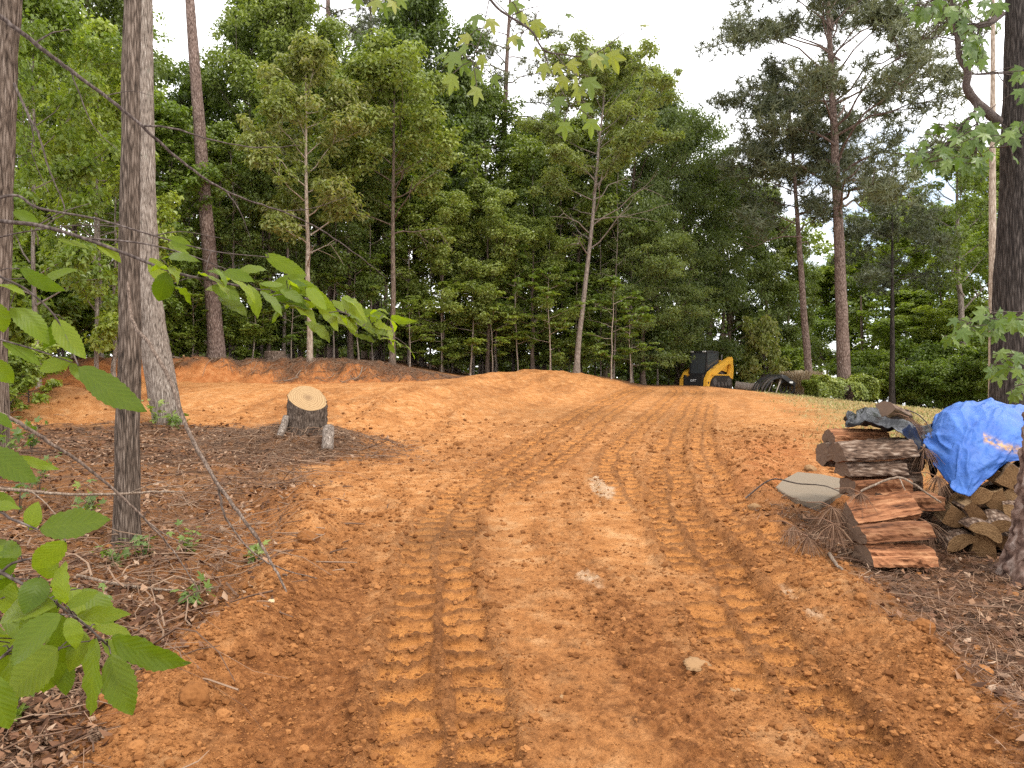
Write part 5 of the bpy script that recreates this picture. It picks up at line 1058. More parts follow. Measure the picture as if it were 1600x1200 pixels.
# ------------------------------------------------------------------ loose dirt, litter, needles, weeds
rng = np.random.default_rng(99)
def sample(n, y0, y1, dens, spread=.72):
    """random ground points between two distances, thinned by dens(x, y, zones)"""
    y = y0*(y1/y0)**rng.random(n); x = (rng.random(n)*2-1)*(y*spread+.6)
    Z = zones(x, y); k = rng.random(n) < dens(x, y, Z); return x[k], y[k]
def zfast(x, y): return ground(x, y)[0]
OC = np.array([[1, 0, 0], [0, 1, 0], [-1, 0, 0], [0, -1, 0], [0, 0, 1], [0, 0, -1]], float); ICO[-1] = (OC, np.array([[0, 1, 4], [1, 2, 4], [2, 3, 4], [3, 0, 4], [1, 0, 5], [2, 1, 5], [3, 2, 5], [0, 3, 5]]))
def clods():
    mb = MB(); L_ = []
    def edge(path, x, y, w): return np.exp(-((np.abs(x-np.interp(y, path[:, 1], path[:, 0]))-w)/.07)**2)
    def dens(x, y, Z):
        e = np.maximum.reduce([edge(TR_L, x, y, .28), edge(TR_R, x, y, .26), edge(TR_P, x, y, .2), .8*edge(TR_O, x, y, .22)])
        bl = np.exp(-((x-np.interp(y, [2, 3.3, 4.2, 5.8, 7.5, 9], [-1.5, -1.5, -1.42, -1.6, -2.0, -2.6]))/.35)**2)*(y < 9)
        br = np.exp(-((x-np.interp(y, [2, 3, 3.6, 5.7, 9.8, 14], [1.95, 1.95, 1.95, 2.15, 3.05, 4.4]))/.5)**2)*(y < 15)
        p = vn(x*1.7, y*1.7, 71)*vn(x*5, y*5, 72)
        return np.clip(.05+.55*p+.55*e*vn(x*4, y*4, 73)+.8*np.maximum(bl, br)*vn(x*3, y*3, 75), 0, 1)*(1-.75*Z['litter'])*(1-.8*Z['grass'])
    x, y = sample(330000, 1.9, 17, dens); n = len(x); z = zfast(x, y)
    r = np.minimum(.0036*(1-rng.random(n))**-.40, .022)*np.clip(.75+y*.07, .8, 1.7)
    for sub, sel in ((-1, r < .008), (0, (r >= .008)&(r < .018)), (1, r >= .018)):
        V0, F0 = ICO[sub]; m = sel.sum(); nv = len(V0)
        a = rng.random(m)*6.28; ca, sa = np.cos(a), np.sin(a)
        V = V0[None]*(1+.30*(rng.random((m, nv, 1))-.5)*2)*np.stack([np.ones(m), .65+.5*rng.random(m), .55+.35*rng.random(m)], -1)[:, None]
        V = np.stack([V[..., 0]*ca[:, None]-V[..., 1]*sa[:, None], V[..., 0]*sa[:, None]+V[..., 1]*ca[:, None], V[..., 2]], -1)*r[sel][:, None, None]
        V = V+np.stack([x[sel], y[sel], z[sel]+r[sel]*.2], -1)[:, None]
        F = F0[None]+(np.arange(m)*nv)[:, None, None]
        mb.add(V.reshape(-1, 3), F.reshape(-1, 3), 0, np.repeat(np.clip(rng.random(m)*.72+(rng.random(m) > .985)*.3, 0, 1), nv))
    o = mb.build('dirt_clods', M['clod'], smooth=False); tag(o, 'loose orange clods and crumbs strewn over the clay', 'dirt clods', kind='stuff')
clods()
def big_clods():
    mb = MB()
    def dens(x, y, Z):
        bl = np.exp(-((x-np.interp(y, [2, 3.3, 4.2, 5.8, 7.5, 9], [-1.5, -1.5, -1.42, -1.6, -2.0, -2.6]))/.28)**2)*(y < 9)
        br = np.exp(-((x-np.interp(y, [2, 3, 3.6, 5.7, 9.8, 14], [2.0, 2.0, 2.0, 2.25, 3.1, 4.4]))/.35)**2)*(y < 15)
        face = sm(.2, 1.0, Z['toe'])*(1-sm(2.5, 5, Z['toe']))*(x > -4)
        return np.clip(.8*np.maximum(bl, br)*sm(.35, .75, vn(x*3, y*3, 81))+.12*face, 0, 1)*(1-.7*Z['litter'])
    x, y = sample(7000, 2.0, 24, dens); z = zfast(x, y)
    for i in range(len(x)): lump(mb, rng, (x[i], y[i], z[i]), min(.012*(1-rng.random())**-.5, .055)*(.8 if y[i] > 9 else 1), 2, rough=.12, rnd=rng.random()*.8, squash=.6+.3*rng.random())
    o = mb.build('dirt_lumps', M['clod'], smooth=False); tag(o, 'bigger lumps of clay heaped along both road edges', 'dirt lumps', kind='stuff')
big_clods()
def litter():
    mb = MB(); x, y = sample(110000, 1.7, 30, lambda x, y, Z: np.clip(Z['litter']*(.25+.9*vn(x*1.6, y*1.6, 83))*np.where(x > 1.5, .3, 1), 0, 1), .78); n = len(x); z = zfast(x, y)
    nv = unit(np.stack([rng.normal(size=n)*.55, rng.normal(size=n)*.55, np.ones(n)], -1)); t = unit(np.cross(nv, rng.normal(size=(n, 3)))); b = np.cross(nv, t)
    l = (.013+.030*rng.random(n))[:, None]*np.clip(.8+y*.03, .8, 1.5)[:, None]; w = l*(.35+.3*rng.random((n, 1))); c = np.stack([x, y, z+.008+.03*rng.random(n)], -1); cu = (rng.random((n, 1))-.3)*.9
    V = np.stack([c-t*l+nv*l*cu*.6, c-t*l*.1+b*w, c+t*l+nv*l*cu, c-t*l*.1-b*w], 1).reshape(-1, 3)
    mb.add(V, np.arange(n*4).reshape(-1, 4), 0, np.repeat(rng.random(n), 4))
    o = mb.build('leaf_litter', M['dead_leaf'], smooth=False); tag(o, 'brown dead leaves covering the ground off the road', 'leaf litter', kind='stuff')
litter()
def twigs():
    mb = MB(); x, y = sample(9000, 1.7, 26, lambda x, y, Z: np.clip(Z['litter']*.75*vn(x*1.2, y*1.2, 85)+.10*(x < -1.2)*(y < 9)+.5*Z['bank'], 0, 1), .78); z = zfast(x, y)
    st = np.exp(-(((x+3.3)/1.5)**2+((y-11.8)/1.1)**2))
    for i in range(len(x)):
        a = rng.random()*6.28; l = (.06+.28*rng.random()**2)*(1+.9*st[i])*(1+.05*y[i]); r = .0022+.005*rng.random()**3+.0003*y[i]
        d = np.array([math.cos(a), math.sin(a), .12*rng.normal()+.25*st[i]*rng.random()]); p = np.array([x[i], y[i], z[i]+.012+.03*rng.random()])
        k = np.array([rng.normal()*.12, rng.normal()*.12, .05*rng.random()])*l
        tube(mb, [p-d*l*.5, p+k, p+d*l*.5+k*.5], [r, r*.9, r*.5], 4, cap=False, rnd=rng.random())
    o = mb.build('twig_litter', M['twig_brown'], smooth=False); tag(o, 'small broken twigs scattered through the litter', 'twigs', kind='stuff')
twigs()
def strands():
    """roots, vines and sticks heaped on the bank top and round the stump"""
    for nm, lab, n, kind in (('bank_debris', 'tangle of pale roots and sticks along the top of the red bank', 5200, 0), ('stump_debris', 'heap of sticks and bark strips round the fresh stump', 1500, 1)):
        if kind == 0: y0 = rng.uniform(26.0, 29.6, n); x0 = (rng.uniform(215, 720, n)-800)/FPX*y0; l = .10+.5*rng.random(n)**1.8; r = .003+.006*rng.random(n)**3; a = -PI/2+rng.normal(size=n)*1.0; hz = .09
        else: y0 = 11.7+rng.normal(size=n)*.6; x0 = -3.25+rng.normal(size=n)*.85; l = .07+.4*rng.random(n)**1.6; r = .002+.006*rng.random(n)**3; a = rng.random(n)*6.28; hz = .15
        if kind == 1: k = (x0+3.26)**2+(y0-12)**2 > .13; y0, x0, l, r, a = y0[k], x0[k], l[k], r[k], a[k]; n = len(x0)
        t = np.linspace(0, 1, 4)[None]; X = x0[:, None]+(l*np.cos(a))[:, None]*t+rng.normal(size=(n, 4))*l[:, None]*.08; Y = y0[:, None]+(l*np.sin(a))[:, None]*t+rng.normal(size=(n, 4))*l[:, None]*.08
        Z = zfast(X.ravel(), Y.ravel()).reshape(n, 4)+.008+hz*rng.random((n, 1))*(np.exp(-((x0+3.2)**2+(y0-11.8)**2))[:, None] if kind else .7)+.06*l[:, None]*np.sin(t*3)*rng.random((n, 1))
        mb = MB()
        for i in range(n): tube(mb, np.stack([X[i], Y[i], Z[i]], -1), np.linspace(r[i], r[i]*.4, 4), 4, cap=False, rnd=.15+.85*rng.random())
        o = mb.build(nm, M['twig_brown'], smooth=False); tag(o, lab, 'sticks', kind='stuff')
strands()
def brush():
    """long dead twigs and thin roots tangled over the left verge"""
    n = 2300; y0 = rng.uniform(3.2, 13.5, n); x0 = np.interp(y0, [3, 6, 9, 13.5], [-1.75, -1.9, -2.5, -2.8])-np.abs(rng.normal(size=n))*np.interp(y0, [3, 13], [.55, 2.6])
    k = vn(x0*1.1, y0*1.1, 301)+.25*rng.random(n) > .42; x0, y0 = x0[k], y0[k]; n = len(x0)
    l = .15+.75*rng.random(n)**2; r = .0016+.0055*rng.random(n)**3; a = rng.random(n)*6.28; t = np.linspace(0, 1, 6)[None]
    X = x0[:, None]+(l*np.cos(a))[:, None]*t+np.cumsum(rng.normal(size=(n, 6)), 1)*l[:, None]*.05; Y = y0[:, None]+(l*np.sin(a))[:, None]*t+np.cumsum(rng.normal(size=(n, 6)), 1)*l[:, None]*.05
    Z = zfast(X.ravel(), Y.ravel()).reshape(n, 6)+.006+.10*rng.random((n, 1))**2+.22*l[:, None]*np.sin(t*3.1)*rng.random((n, 1))**2
    mb = MB()
    for i in range(n): tube(mb, np.stack([X[i], Y[i], Z[i]], -1), np.linspace(r[i], r[i]*.35, 6), 4, cap=False, rnd=.2+.8*rng.random())
    o = mb.build('dead_brush', M['twig_brown'], smooth=False); tag(o, 'tangle of dead twigs and thin roots over the left verge', 'brush', kind='stuff')
brush()
def needles():
    mb = MB(); x, y = sample(52000, 1.8, 9.5, lambda x, y, Z: np.clip(Z['litter']*np.where(x > 1, 1.0, .22*(y < 4.2))*(.35+1.0*vn(x*1.8, y*1.8, 87)), 0, 1), .8); n = len(x); z = zfast(x, y)
    fl = fbm(x*.8, y*.8, 88, 2)*5+rng.normal(size=n)*.8; l = (.05+.07*rng.random(n))[:, None]
    d = np.stack([np.cos(fl), np.sin(fl), rng.normal(size=n)*.18], -1); s = np.stack([-np.sin(fl), np.cos(fl), 0*fl], -1)*.0013; c = np.stack([x, y, z+.01+.035*rng.random(n)], -1)
    V = np.stack([c-d*l-s, c-d*l+s, c+d*l*.1+s+[0, 0, .006], c+d*l*.1-s+[0, 0, .006], c+d*l+s, c+d*l-s], 1).reshape(-1, 3); k = np.arange(n)[:, None]*6
    mb.add(V, np.concatenate([k+[0, 1, 2, 3], k+[3, 2, 4, 5]]), 0, np.repeat(rng.random(n), 6))
    o = mb.build('pine_straw', M['needle_brown'], smooth=False); tag(o, 'brown fallen pine needles carpeting the ground around the firewood', 'pine straw', kind='stuff')
needles()
def tuft(label, px, py, Y, n=130, l=.17, droop=1.3, grp=None):
    mb = MB(); c = np.array(at(px, py, Y)); d = unit(rng.normal(size=(n, 3))*np.array([1, 1, .6])+[0, 0, -droop]); L = l*(.7+.5*rng.random((n, 1))); s = unit(np.cross(d, rng.normal(size=(n, 3))))*.0013
    tip = d*L+np.array([0, 0, -.25])*L*L/l; mid = d*L*.5
    V = np.stack([-s+0*d, s+0*d, mid+s, mid-s, tip+s, tip-s], 1).reshape(-1, 3); k = np.arange(n)[:, None]*6
    mb.add(V, np.concatenate([k+[0, 1, 2, 3], k+[3, 2, 4, 5]]), 0, np.repeat(rng.random(n), 6))
    tube(mb, [(0, 0, 0), (-.06, .05, .03), (-.16, .1, .02)], [.005, .004, .003], 5, rnd=.4)
    o = mb.build('pine_needle_tuft', M['needle_brown'], smooth=False, loc=tuple(c)); tag(o, label, 'pine twig', grp)
for a in [(1300, 792, 5.9, 'brown needle tuft hanging over the stone slab edge'), (1302, 818, 5.6, 'brown needle tuft left of the lower logs'), (1262, 838, 5.6, 'brown needle tuft lying on the dirt below the slab'), (1345, 770, 5.8, 'brown needle tuft on the short log above the twigs'), (1448, 815, 5.75, 'brown needle tuft right of the sloping log'), (1420, 652, 6.75, 'brown needle tuft beside the weathered chunk'), (1444, 700, 6.5, 'brown needle tuft against the black plastic'), (1465, 745, 6.3, 'brown needle tuft below the left tarp edge'), (1240, 822, 5.9, 'brown needle tuft farthest left below the slab')]:
    tuft(a[3], a[0], a[1], a[2])
def lawn():
    mb = MB(); x, y = sample(60000, 9, 40, lambda x, y, Z: Z['grass']*(.3+.8*vn(x*1.1, y*1.1, 89)), .8); n = len(x); z = zfast(x, y)
    a = rng.random(n)*6.28; h = (.03+.06*rng.random(n))[:, None]; c = np.stack([x, y, z-.004], -1); s = np.stack([np.cos(a), np.sin(a), 0*a], -1)*(.006+.0004*y)[:, None]; ln = np.stack([rng.normal(size=n)*.6, rng.normal(size=n)*.6, np.ones(n)], -1)
    V = np.stack([c-s, c+s, c+ln*h+s*.2, c+ln*h-s*.2], 1).reshape(-1, 3); mb.add(V, np.arange(n*4).reshape(-1, 4), 0, np.repeat(rng.random(n), 4))
    o = mb.build('dry_lawn_grass', M['straw'], smooth=False); tag(o, 'short dry grass on the slope right of the road', 'grass', kind='stuff')
lawn()
def weed(label, x, y, h, seed, n=26, leaf=.05, grp='small weeds on the left verge'):
    r = np.random.default_rng(seed); o = empty('weed', (x, y, gz(x, y))); tag(o, label, 'weed', grp); S = MB(); Lf = MB()
    for k in range(3):
        a = r.random()*6.28; P = catmull([(0, 0, -.02), (.12*h*math.cos(a), .12*h*math.sin(a), h*.5), (.45*h*math.cos(a), .45*h*math.sin(a), h*(.7+.3*r.random()))], 4); tube(S, P, np.linspace(.004, .0015, len(P)), 4)
        for j in range(n//3):
            p = P[r.integers(2, len(P))]+r.normal(size=3)*.03; nv = unit(r.normal(size=3)*.5+[0, -.2, 1]); t = unit(np.cross(nv, r.normal(size=3))); star_leaf(Lf, p, t, nv, leaf*(.7+.7*r.random()), r)
    S.build('stem', M['bark_twig'], o); Lf.build('leaves', M['leaf_weed'], o, smooth=False)
for i, (px, Y, h) in enumerate([(225, 5.6, .22), (290, 5.7, .22), (180, 5.4, .16), (120, 6.2, .3), (150, 6.4, .35), (60, 7.5, .4), (30, 7.0, .4), (305, 4.7, .12), (395, 5.6, .12), (160, 4.4, .18), (20, 3.2, .25), (280, 12.9, .3), (245, 13.0, .5), (270, 13.2, .4), (10, 9, .6), (50, 9.5, .6), (-10, 8, .6)]):
    x, y = P2(px, Y); weed('small star-leaved weed growing on the left verge', x, y, h, 200+i, leaf=.06 if Y < 8 else .09)
# two pine cones in the lower left corner
for i, (px, py, lab) in enumerate([(150, 1190, 'dark pine cone in the lower left corner'), (62, 1190, 'second pine cone, nearer the left edge')]):
    Y = 1.6/((py-600)/FPX+.035); x, y = P2(px, Y); mb = MB(); o_ = np.array((x, y, gz(x, y)+.02)); ax = unit(np.array([.8, -.3+.5*i, .25]))
    for k in range(70):
        f = k/69; th = k*2.4; r = .030*math.sin(PI*(.12+.8*f))**.7; a = unit(np.cross(ax, [0, 0, 1])); b = np.cross(ax, a); d = math.cos(th)*a+math.sin(th)*b
        p = o_+ax*(f-.5)*.075; q = p+d*r+ax*.006; s = np.cross(ax, d)*.007; mb.add([p, q+s-ax*.003, q+ax*.008+d*.003, q-s-ax*.003], [[0, 1, 2, 3]], 0, rng.random())
    o = mb.build('pine_cone', M['twig_brown'], smooth=False); tag(o, lab, 'pine cone')
# ------------------------------------------------------------------ leafy branches close to the camera
def beech_leaf(mb, base, tip, wpx, rng, roll=None, cup=None, droop=None):
    cup = rng.uniform(-.05, .30) if cup is None else cup; droop = rng.uniform(.02, .26) if droop is None else droop; wave = rng.uniform(.006, .022)
    """serrated oval leaf from base to tip; base and tip in space, wpx = real width"""
    base = np.array(base, float); tip = np.array(tip, float); ax = tip-base; L = np.linalg.norm(ax); t = ax/L
    toC = unit(np.array([0, 0, 1.6])-base); up = np.array([0, 0, 1.]); nv = toC*.8+up*.45+rng.normal(size=3)*(.38 if roll is None else roll); nv = unit(nv-t*nv.dot(t)); b = np.cross(nv, t)
    n = 22; s = np.linspace(0, 1, n); hw = wpx*.5*(np.sin(PI*np.clip(s, 0, 1)**.86)**.80)*(1-.22*s); hw[0] = hw[-1] = .0006
    ser = 1+.055*((np.arange(n) % 2)*2-1)*(s > .12)*(s < .97)
    mid = base+t*(s*L)[:, None]-nv*(droop*L*(s-.35)**2*2)[:, None]+b*(.03*L*np.sin(s*3+rng.random()*6))[:, None]
    V = []; U = []
    for v in (-1, -.5, 0, .5, 1):
        wv = hw*v*(ser if abs(v) == 1 else 1)
        V.append(mid+b*wv[:, None]+nv*(cup*np.abs(wv)*(1.0 if abs(v) < 1 else .7)+wave*L*np.sin(s*rng.uniform(14, 24)+rng.random()*6)*abs(v))[:, None]+t*(.06*L*abs(v)*(np.sin(PI*s)))[:, None]); U.append(np.stack([s, v*hw/(wpx*.5)*.5, 0*s], -1))
    V = np.array(V); U = np.array(U); i = np.arange(4)[:, None]*n; j = np.arange(n-1)[None]
    mb.add(V.reshape(-1, 3), np.stack([i+j, i+j+1, i+n+j+1, i+n+j], -1).reshape(-1, 4), 0, rng.random(), U.reshape(-1, 3))
def leafy(name, label, stems, leaves, seed, mat='leaf_near', stem_mat='bark_twig', depth=1.2):
    rng = np.random.default_rng(seed); S = MB(); Lf = MB()
    for P, r0, r1 in stems: Q = catmull([at(*p) for p in P], 6); tube(S, Q, np.linspace(r0, r1, len(Q)), 7, bump=.06, rng=rng)
    for q in leaves:
        (bx, by, tx, ty, w) = q[:5]; d0 = q[5] if len(q) > 5 else depth; dd = q[6] if len(q) > 6 else rng.normal()*.02
        b = at(bx, by, d0); tp = at(tx, ty, d0+dd); beech_leaf(Lf, b, tp, w/FPX*d0, rng)
        # leaf stalk to the nearest stem point
        pts = np.concatenate([catmull([at(*p) for p in P], 6) for P, _, _ in stems]); k = np.argmin(np.linalg.norm(pts-np.array(b), axis=1))
        if np.linalg.norm(pts[k]-np.array(b)) > .004: tube(S, [pts[k], (pts[k]+np.array(b))/2+[0, 0, .004], np.array(b)], .0011, 5, cap=False)
    o = empty(name, at(*stems[0][0][0])); tag(o, label, 'branch'); mw = Matrix.Translation(-o.location)
    for nm, mb, mt in (('stem', S, stem_mat), ('leaves', Lf, mat)):
        c = mb.build(nm, M[mt], o); c.data.transform(mw)
    return o
low = [(60, 828, 172, 808, 57), (44, 828, 57, 785, 33), (-40, 792, 28, 788, 32), (102, 846, 50, 893, 42, 1.15), (100, 945, 92, 880, 42, 1.17), (85, 940, -20, 962, 58, 1.18), (90, 950, 22, 985, 48, 1.21), (95, 960, 4, 1034, 58, 1.14), (100, 962, 96, 1042, 38, 1.22), (108, 964, 120, 1014, 30, 1.16),
 (92, 1016, 8, 1085, 72, 1.19), (148, 998, 136, 1119, 58, 1.14), (173, 1022, 207, 1118, 54, 1.17), (167, 1002, 285, 1042, 52, 1.15), (148, 976, 202, 992, 24, 1.2), (120, 962, 202, 956, 30, 1.23), (102, 948, 153, 926, 26, 1.2), (-15, 868, 26, 858, 34), (-20, 1050, 12, 1142, 56, 1.12), (62, 900, 40, 955, 46, 1.2), (20, 900, -30, 940, 40, 1.2), (70, 905, 78, 858, 44, 1.24), (30, 870, -20, 845, 40, 1.2), (60, 1000, 20, 1030, 40, 1.25), (130, 985, 110, 1050, 36, 1.25), (160, 1000, 190, 1030, 30, 1.24), (5, 1010, -40, 1060, 50, 1.2)]
rg = np.random.default_rng(15)
for i in range(16):
    bx, by = rg.uniform(-40, 130), rg.uniform(850, 1020); a = math.radians(rg.uniform(20, 170)); l = rg.uniform(60, 105)
    low.append((bx, by, bx+l*math.cos(a), by+l*math.sin(a), l*.5, 1.27+rg.uniform(0, .12)))
leafy('leafy_branch', 'big green serrated leaves filling the lower left corner', [([(-356, 722, 1.45), (-240, 850, 1.2), (-60, 850, 1.2), (0, 893, 1.2), (50, 920, 1.2), (100, 951, 1.2), (135, 978, 1.19), (168, 1008, 1.18)], .0042, .0015), ([(-240, 850, 1.2), (-30, 800, 1.2), (20, 812, 1.2), (60, 828, 1.2)], .003, .0015), ([(-240, 850, 1.2), (-40, 905, 1.2), (20, 880, 1.2), (62, 868, 1.2), (100, 846, 1.18)], .003, .0012), ([(-240, 850, 1.2), (-30, 1020, 1.2), (30, 1005, 1.2), (92, 1014, 1.2)], .003, .0012)], low, 21)
mid = [(-25, 444, 36, 448, 32, 1.5), (30, 420, 98, 456, 30, 1.55), (15, 480, 80, 530, 42, 1.5), (112, 564, 54, 580, 26, 1.5), (85, 498, 133, 558, 36, 1.5), (5, 532, 66, 566, 28, 1.5), (122, 572, 228, 641, 46, 1.45, -.06), (-20, 642, 22, 667, 28, 1.45), (-25, 702, 56, 748, 46, 1.4), (22, 714, 92, 731, 18, 1.45), (-30, 772, 28, 790, 32, 1.4), (-10, 470, 5, 520, 34, 1.5), (60, 440, 118, 420, 22, 1.6), (100, 500, 70, 545, 30, 1.55), (-20, 560, 20, 600, 34, 1.5), (112, 566, 135, 600, 20, 1.5)]
leafy('leafy_branch', 'loose spray of serrated leaves along the left edge at mid height', [([(-318, 560, 1.5), (-260, 560, 1.5), (-60, 400, 1.5), (0, 432, 1.5), (45, 455, 1.5), (90, 500, 1.5), (122, 570, 1.47)], .0035, .0014), ([(-260, 560, 1.5), (-50, 520, 1.5), (5, 532, 1.5), (60, 548, 1.5), (112, 566, 1.5)], .0028, .0012), ([(-260, 560, 1.5), (-60, 640, 1.45), (-20, 645, 1.45)], .0025, .0015), ([(-260, 560, 1.5), (-60, 690, 1.4), (-20, 702, 1.4), (22, 714, 1.43)], .0026, .0012), ([(-260, 560, 1.5), (-60, 760, 1.4), (-30, 772, 1.4)], .0022, .0012)], mid, 22)
up = []; rg = np.random.default_rng(5); B = np.array([(0, 345), (60, 352), (130, 372), (200, 398), (270, 425), (340, 440), (400, 452), (460, 462), (520, 482), (575, 505), (612, 524)], float)
for i in range(58):
    f = rg.uniform(.36, 1.0)*10; k = int(min(f, 9)); p = B[k]+(B[k+1]-B[k])*(f-k); p = p+np.array([rg.normal()*12, rg.normal()*15-6*(1-f/10)]); a = math.radians(rg.uniform(-28, 75)); l = rg.uniform(34, 62)*(1.0 if f < 8.6 else .55)
    up.append((p[0], p[1], p[0]+l*math.cos(a), p[1]+l*math.sin(a)*.85, l*.46, 2.0+rg.normal()*.10, rg.normal()*.10))
up += [(262, 426, 248, 474, 36, 1.9), (330, 446, 375, 466, 28, 2.0), (390, 442, 408, 492, 28, 1.95), (480, 450, 530, 492, 27, 1.95), (415, 395, 478, 432, 26, 2.1), (300, 385, 260, 372, 20, 2.1), (262, 380, 300, 405, 28, 2.1), (150, 380, 190, 405, 22, 2.0), (575, 505, 612, 526, 18, 2.0), (560, 500, 595, 495, 16, 2.0), (540, 492, 560, 525, 20, 2.0), (90, 372, 140, 388, 20, 2.0), (20, 330, 60, 345, 20, 2.0)]
fk = lambda *p: list(p)
leafy('leafy_branch', 'long dark twig carrying bright serrated leaves across the left trunks', [([(-296, 143, 1.55), (-60, 330, 2.0), (0, 345, 2.0), (60, 352, 2.0), (130, 372, 2.0), (200, 398, 2.0), (270, 425, 2.0), (340, 440, 2.0), (400, 452, 2.0), (460, 462, 2.0), (520, 482, 2.0), (575, 505, 2.0), (604, 522, 2.0)], .0065, .0012),
 ([(-60, 330, 2.0), (20, 305, 2.1), (60, 325, 2.1), (150, 342, 2.1), (240, 368, 2.1), (330, 392, 2.1), (420, 402, 2.1)], .0045, .0012), ([(130, 372, 2.0), (220, 380, 2.0), (300, 400, 2.0), (380, 432, 2.0)], .003, .001), ([(-60, 330, 2.0), (-30, 372, 2.05), (40, 362, 2.05), (120, 352, 2.05), (200, 355, 2.05)], .003, .001), ([(60, 352, 2.0), (95, 332, 2.0), (140, 318, 2.0)], .002, .0008), ([(240, 368, 2.1), (285, 362, 2.1), (345, 372, 2.1)], .002, .0008)], up, 23)
T = MB(); P = catmull([(-1.46, 1.56, gz(-1.46, 1.56)-.1), (-1.43, 1.52, .8), (-1.42, 1.50, 1.65), (-1.45, 1.55, 2.3), (-1.5, 1.6, 3.2), (-1.52, 1.6, 4.2)], 6); tube(T, P, np.linspace(.032, .012, len(P)), 10, bump=.05, rng=np.random.default_rng(2))
o = T.build('beech_sapling', M['bark_grey']); tag(o, 'slender grey sapling stem that carries the serrated leafy branches at the left', 'sapling')
# --- star-leaved sprays
def star_spray(name, label, stems, leaves, seed, mat='leaf_star', cat='branch'):
    rng = np.random.default_rng(seed); S = MB(); Lf = MB()
    for P, r0, r1 in stems: Q = catmull([at(*p) for p in P], 6); tube(S, Q, np.linspace(r0, r1, len(Q)), 7, bump=.06, rng=rng)
    allp = np.concatenate([catmull([at(*p) for p in P], 6) for P, _, _ in stems])
    for (px, py, s, Y, ang) in leaves:
        p = np.array(at(px, py, Y)); a = math.radians(ang); t = unit(np.array([math.cos(a), rng.normal()*.35, -math.sin(a)])); nv = np.array([rng.normal()*.4, -.85, .55+rng.normal()*.35]); nv = unit(nv-t*nv.dot(t)); size = s*(.82 if Y < 5 else 1)/FPX*Y
        star_leaf(Lf, p, t, nv, size, rng); k = np.argmin(np.linalg.norm(allp-p, axis=1))
        tube(S, [allp[k], (allp[k]+p)/2+[0, 0, .01], p], .0018*Y/3, 4, cap=False)
    o = empty(name, at(*stems[0][0][0])); tag(o, label, cat); mw = Matrix.Translation(-o.location)
    for nm, mb, mt in (('stem', S, 'bark_twig'), ('leaves', Lf, mat)): c = mb.build(nm, M[mt], o, smooth=nm == 'stem'); c.data.transform(mw)
    return o
Y0 = 3.4
star_spray('star_leaf_branch', 'overhanging twig with star-shaped leaves at the top middle of the sky', [([(745, -30, Y0), (775, 10, Y0), (800, 28, Y0), (830, 48, Y0), (850, 78, Y0), (880, 85, Y0), (915, 88, Y0), (945, 75, Y0), (975, 52, Y0), (1008, 46, Y0)], .0065, .0012), ([(768, -20, Y0), (760, 20, Y0), (752, 55, Y0), (738, 95, Y0)], .003, .0012), ([(850, 78, Y0), (858, 105, Y0), (872, 130, Y0), (890, 165, Y0)], .003, .001), ([(868, 84, Y0), (885, 105, Y0), (905, 120, Y0)], .002, .001), ([(800, 24, Y0), (830, 12, Y0), (870, 6, Y0)], .003, .001), ([(745, -30, Y0), (905, -40, Y0), (915, 35, Y0), (916, 80, Y0)], .0012, .0008), ([(830, 12, Y0), (850, 20, Y0), (885, 25, Y0), (890, 30, Y0)], .0015, .0008)],
 [(708, 115, 42, Y0, 95), (712, 80, 46, 3.3, 110), (698, 82, 38, Y0, 170), (720, 95, 36, 3.5, 60), (745, 135, 38, Y0, 90), (752, 85, 34, Y0, 80), (762, 95, 30, 3.5, 60), (748, 108, 36, Y0, 120), (728, 70, 34, Y0, 130), (745, 22, 40, Y0, 100), (765, 28, 34, Y0, 70), (800, 2, 38, Y0, 60), (812, 18, 38, 3.5, 45), (836, 30, 36, Y0, 80), (800, 55, 30, Y0, 75), (812, 60, 26, Y0, 90), (835, 75, 24, Y0, 45), (862, 70, 26, Y0, 20), (852, 98, 34, Y0, 100), (866, 100, 28, Y0, 50), (890, 95, 32, Y0, 60), (918, 78, 36, Y0, 75), (925, 85, 38, 3.3, 45), (955, 80, 44, Y0, 70), (945, 85, 34, Y0, 110), (885, 120, 34, Y0, 130), (900, 118, 40, 3.35, 75), (920, 120, 44, Y0, 80), (905, 135, 34, Y0, 95), (875, 150, 38, Y0, 105), (915, 160, 36, Y0, 100), (882, 190, 36, Y0, 85), (925, 185, 38, Y0, 95), (1000, 40, 22, Y0, 0), (884, 22, 20, Y0, 20), (770, 118, 28, 3.5, 70), (735, 55, 34, 3.5, 150)], 31)
star_spray('star_leaf_branch', 'few leaves dipping into the top edge left of the overhanging twig', [([(600, -40, 3.2), (595, -8, 3.2), (580, 2, 3.2)], .003, .0012), ([(600, -40, 3.2), (625, -5, 3.2)], .002, .001)], [(560, -5, 26, 3.2, 95), (588, -2, 34, 3.2, 100), (600, 4, 30, 3.2, 85), (612, 0, 30, 3.2, 70), (622, -6, 28, 3.2, 50)], 32)
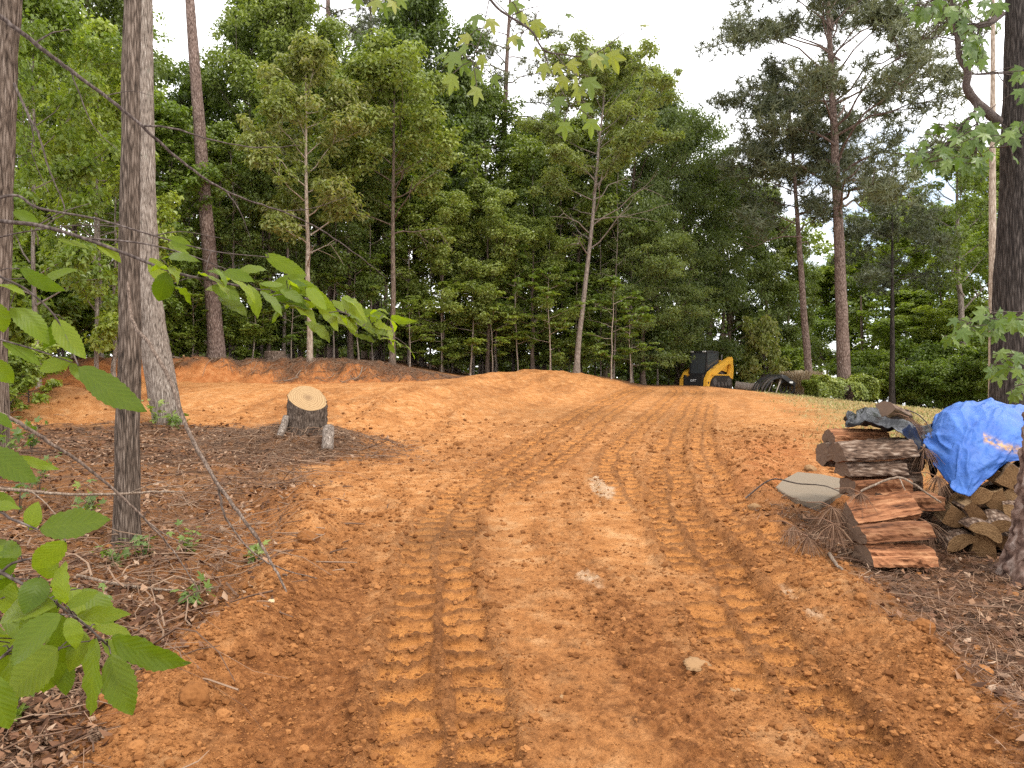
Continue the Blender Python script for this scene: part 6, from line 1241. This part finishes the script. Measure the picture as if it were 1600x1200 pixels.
# --- side limb and sprays of the massive dark trunk
rg = np.random.default_rng(41); Ya = 12.3
lv = []
for cx, cy, sx, sy, n in ((1440, 8, 30, 14, 16), (1500, 15, 40, 18, 22), (1545, 5, 30, 14, 12), (1525, 75, 28, 22, 26), (1510, 40, 22, 14, 12), (1495, 215, 42, 24, 46), (1530, 195, 26, 20, 22), (1460, 245, 26, 14, 18), (1515, 250, 34, 14, 22), (1590, 205, 18, 26, 12), (1595, 130, 12, 30, 8)):
    for i in range(n): lv.append((cx+rg.normal()*sx*.6, cy+rg.normal()*sy*.6, rg.uniform(15, 25), Ya+rg.normal()*.4, rg.uniform(20, 150)))
star_spray('side_limb', 'crooked dark limb with star-shaped leaves beside the massive dark trunk', [([(1560, 190, 12.8), (1540, 172, 12.6), (1522, 155, 12.5), (1510, 135, 12.4), (1512, 112, 12.3), (1500, 90, 12.3), (1496, 60, 12.3), (1490, 20, 12.3), (1486, -30, 12.3)], .085, .03), ([(1565, 22, 12.9), (1548, 35, 12.7), (1530, 40, 12.6), (1520, 39, 12.6)], .06, .035), ([(1558, 114, 12.8), (1530, 116, 12.6), (1512, 114, 12.4)], .02, .012), ([(1524, 160, 12.5), (1522, 178, 12.5), (1500, 200, 12.4), (1470, 235, 12.3), (1440, 255, 12.3)], .03, .008), ([(1500, 65, 12.3), (1470, 58, 12.3), (1440, 62, 12.3)], .012, .005), ([(1522, 178, 12.5), (1530, 210, 12.4), (1520, 255, 12.3)], .02, .006), ([(1490, 10, 12.3), (1460, 0, 12.3), (1430, 8, 12.3)], .015, .006), ([(1560, 230, 12.8), (1580, 225, 12.5), (1600, 190, 12.4)], .015, .006)], lv, 42, 'leaf_weed')
lv = []
for cx, cy, sx, sy, n in ((1535, 492, 22, 10, 14), (1505, 512, 16, 8, 9), (1490, 525, 10, 6, 5), (1548, 515, 16, 12, 8), (1580, 495, 22, 8, 10), (1600, 505, 12, 10, 6), (1570, 555, 20, 8, 9), (1595, 570, 14, 14, 8), (1552, 575, 8, 10, 5), (1590, 610, 16, 14, 9)):
    for i in range(n): lv.append((cx+rg.normal()*sx*.6, cy+rg.normal()*sy*.6, rg.uniform(17, 27), 10+rg.normal()*.3, rg.uniform(20, 150)))
star_spray('star_leaf_branch', 'low leafy twigs crossing in front of the massive dark trunk', [([(1720, 560, 10.4), (1660, 500, 10.4), (1610, 490, 10.2), (1560, 488, 10), (1520, 502, 10), (1486, 526, 10)], .016, .004), ([(1720, 560, 10.4), (1660, 560, 10.3), (1620, 560, 10.2), (1580, 556, 10), (1550, 570, 10)], .014, .004), ([(1720, 560, 10.4), (1650, 620, 10.2), (1600, 600, 10), (1580, 610, 10)], .012, .004)], lv, 43, 'leaf_weed')
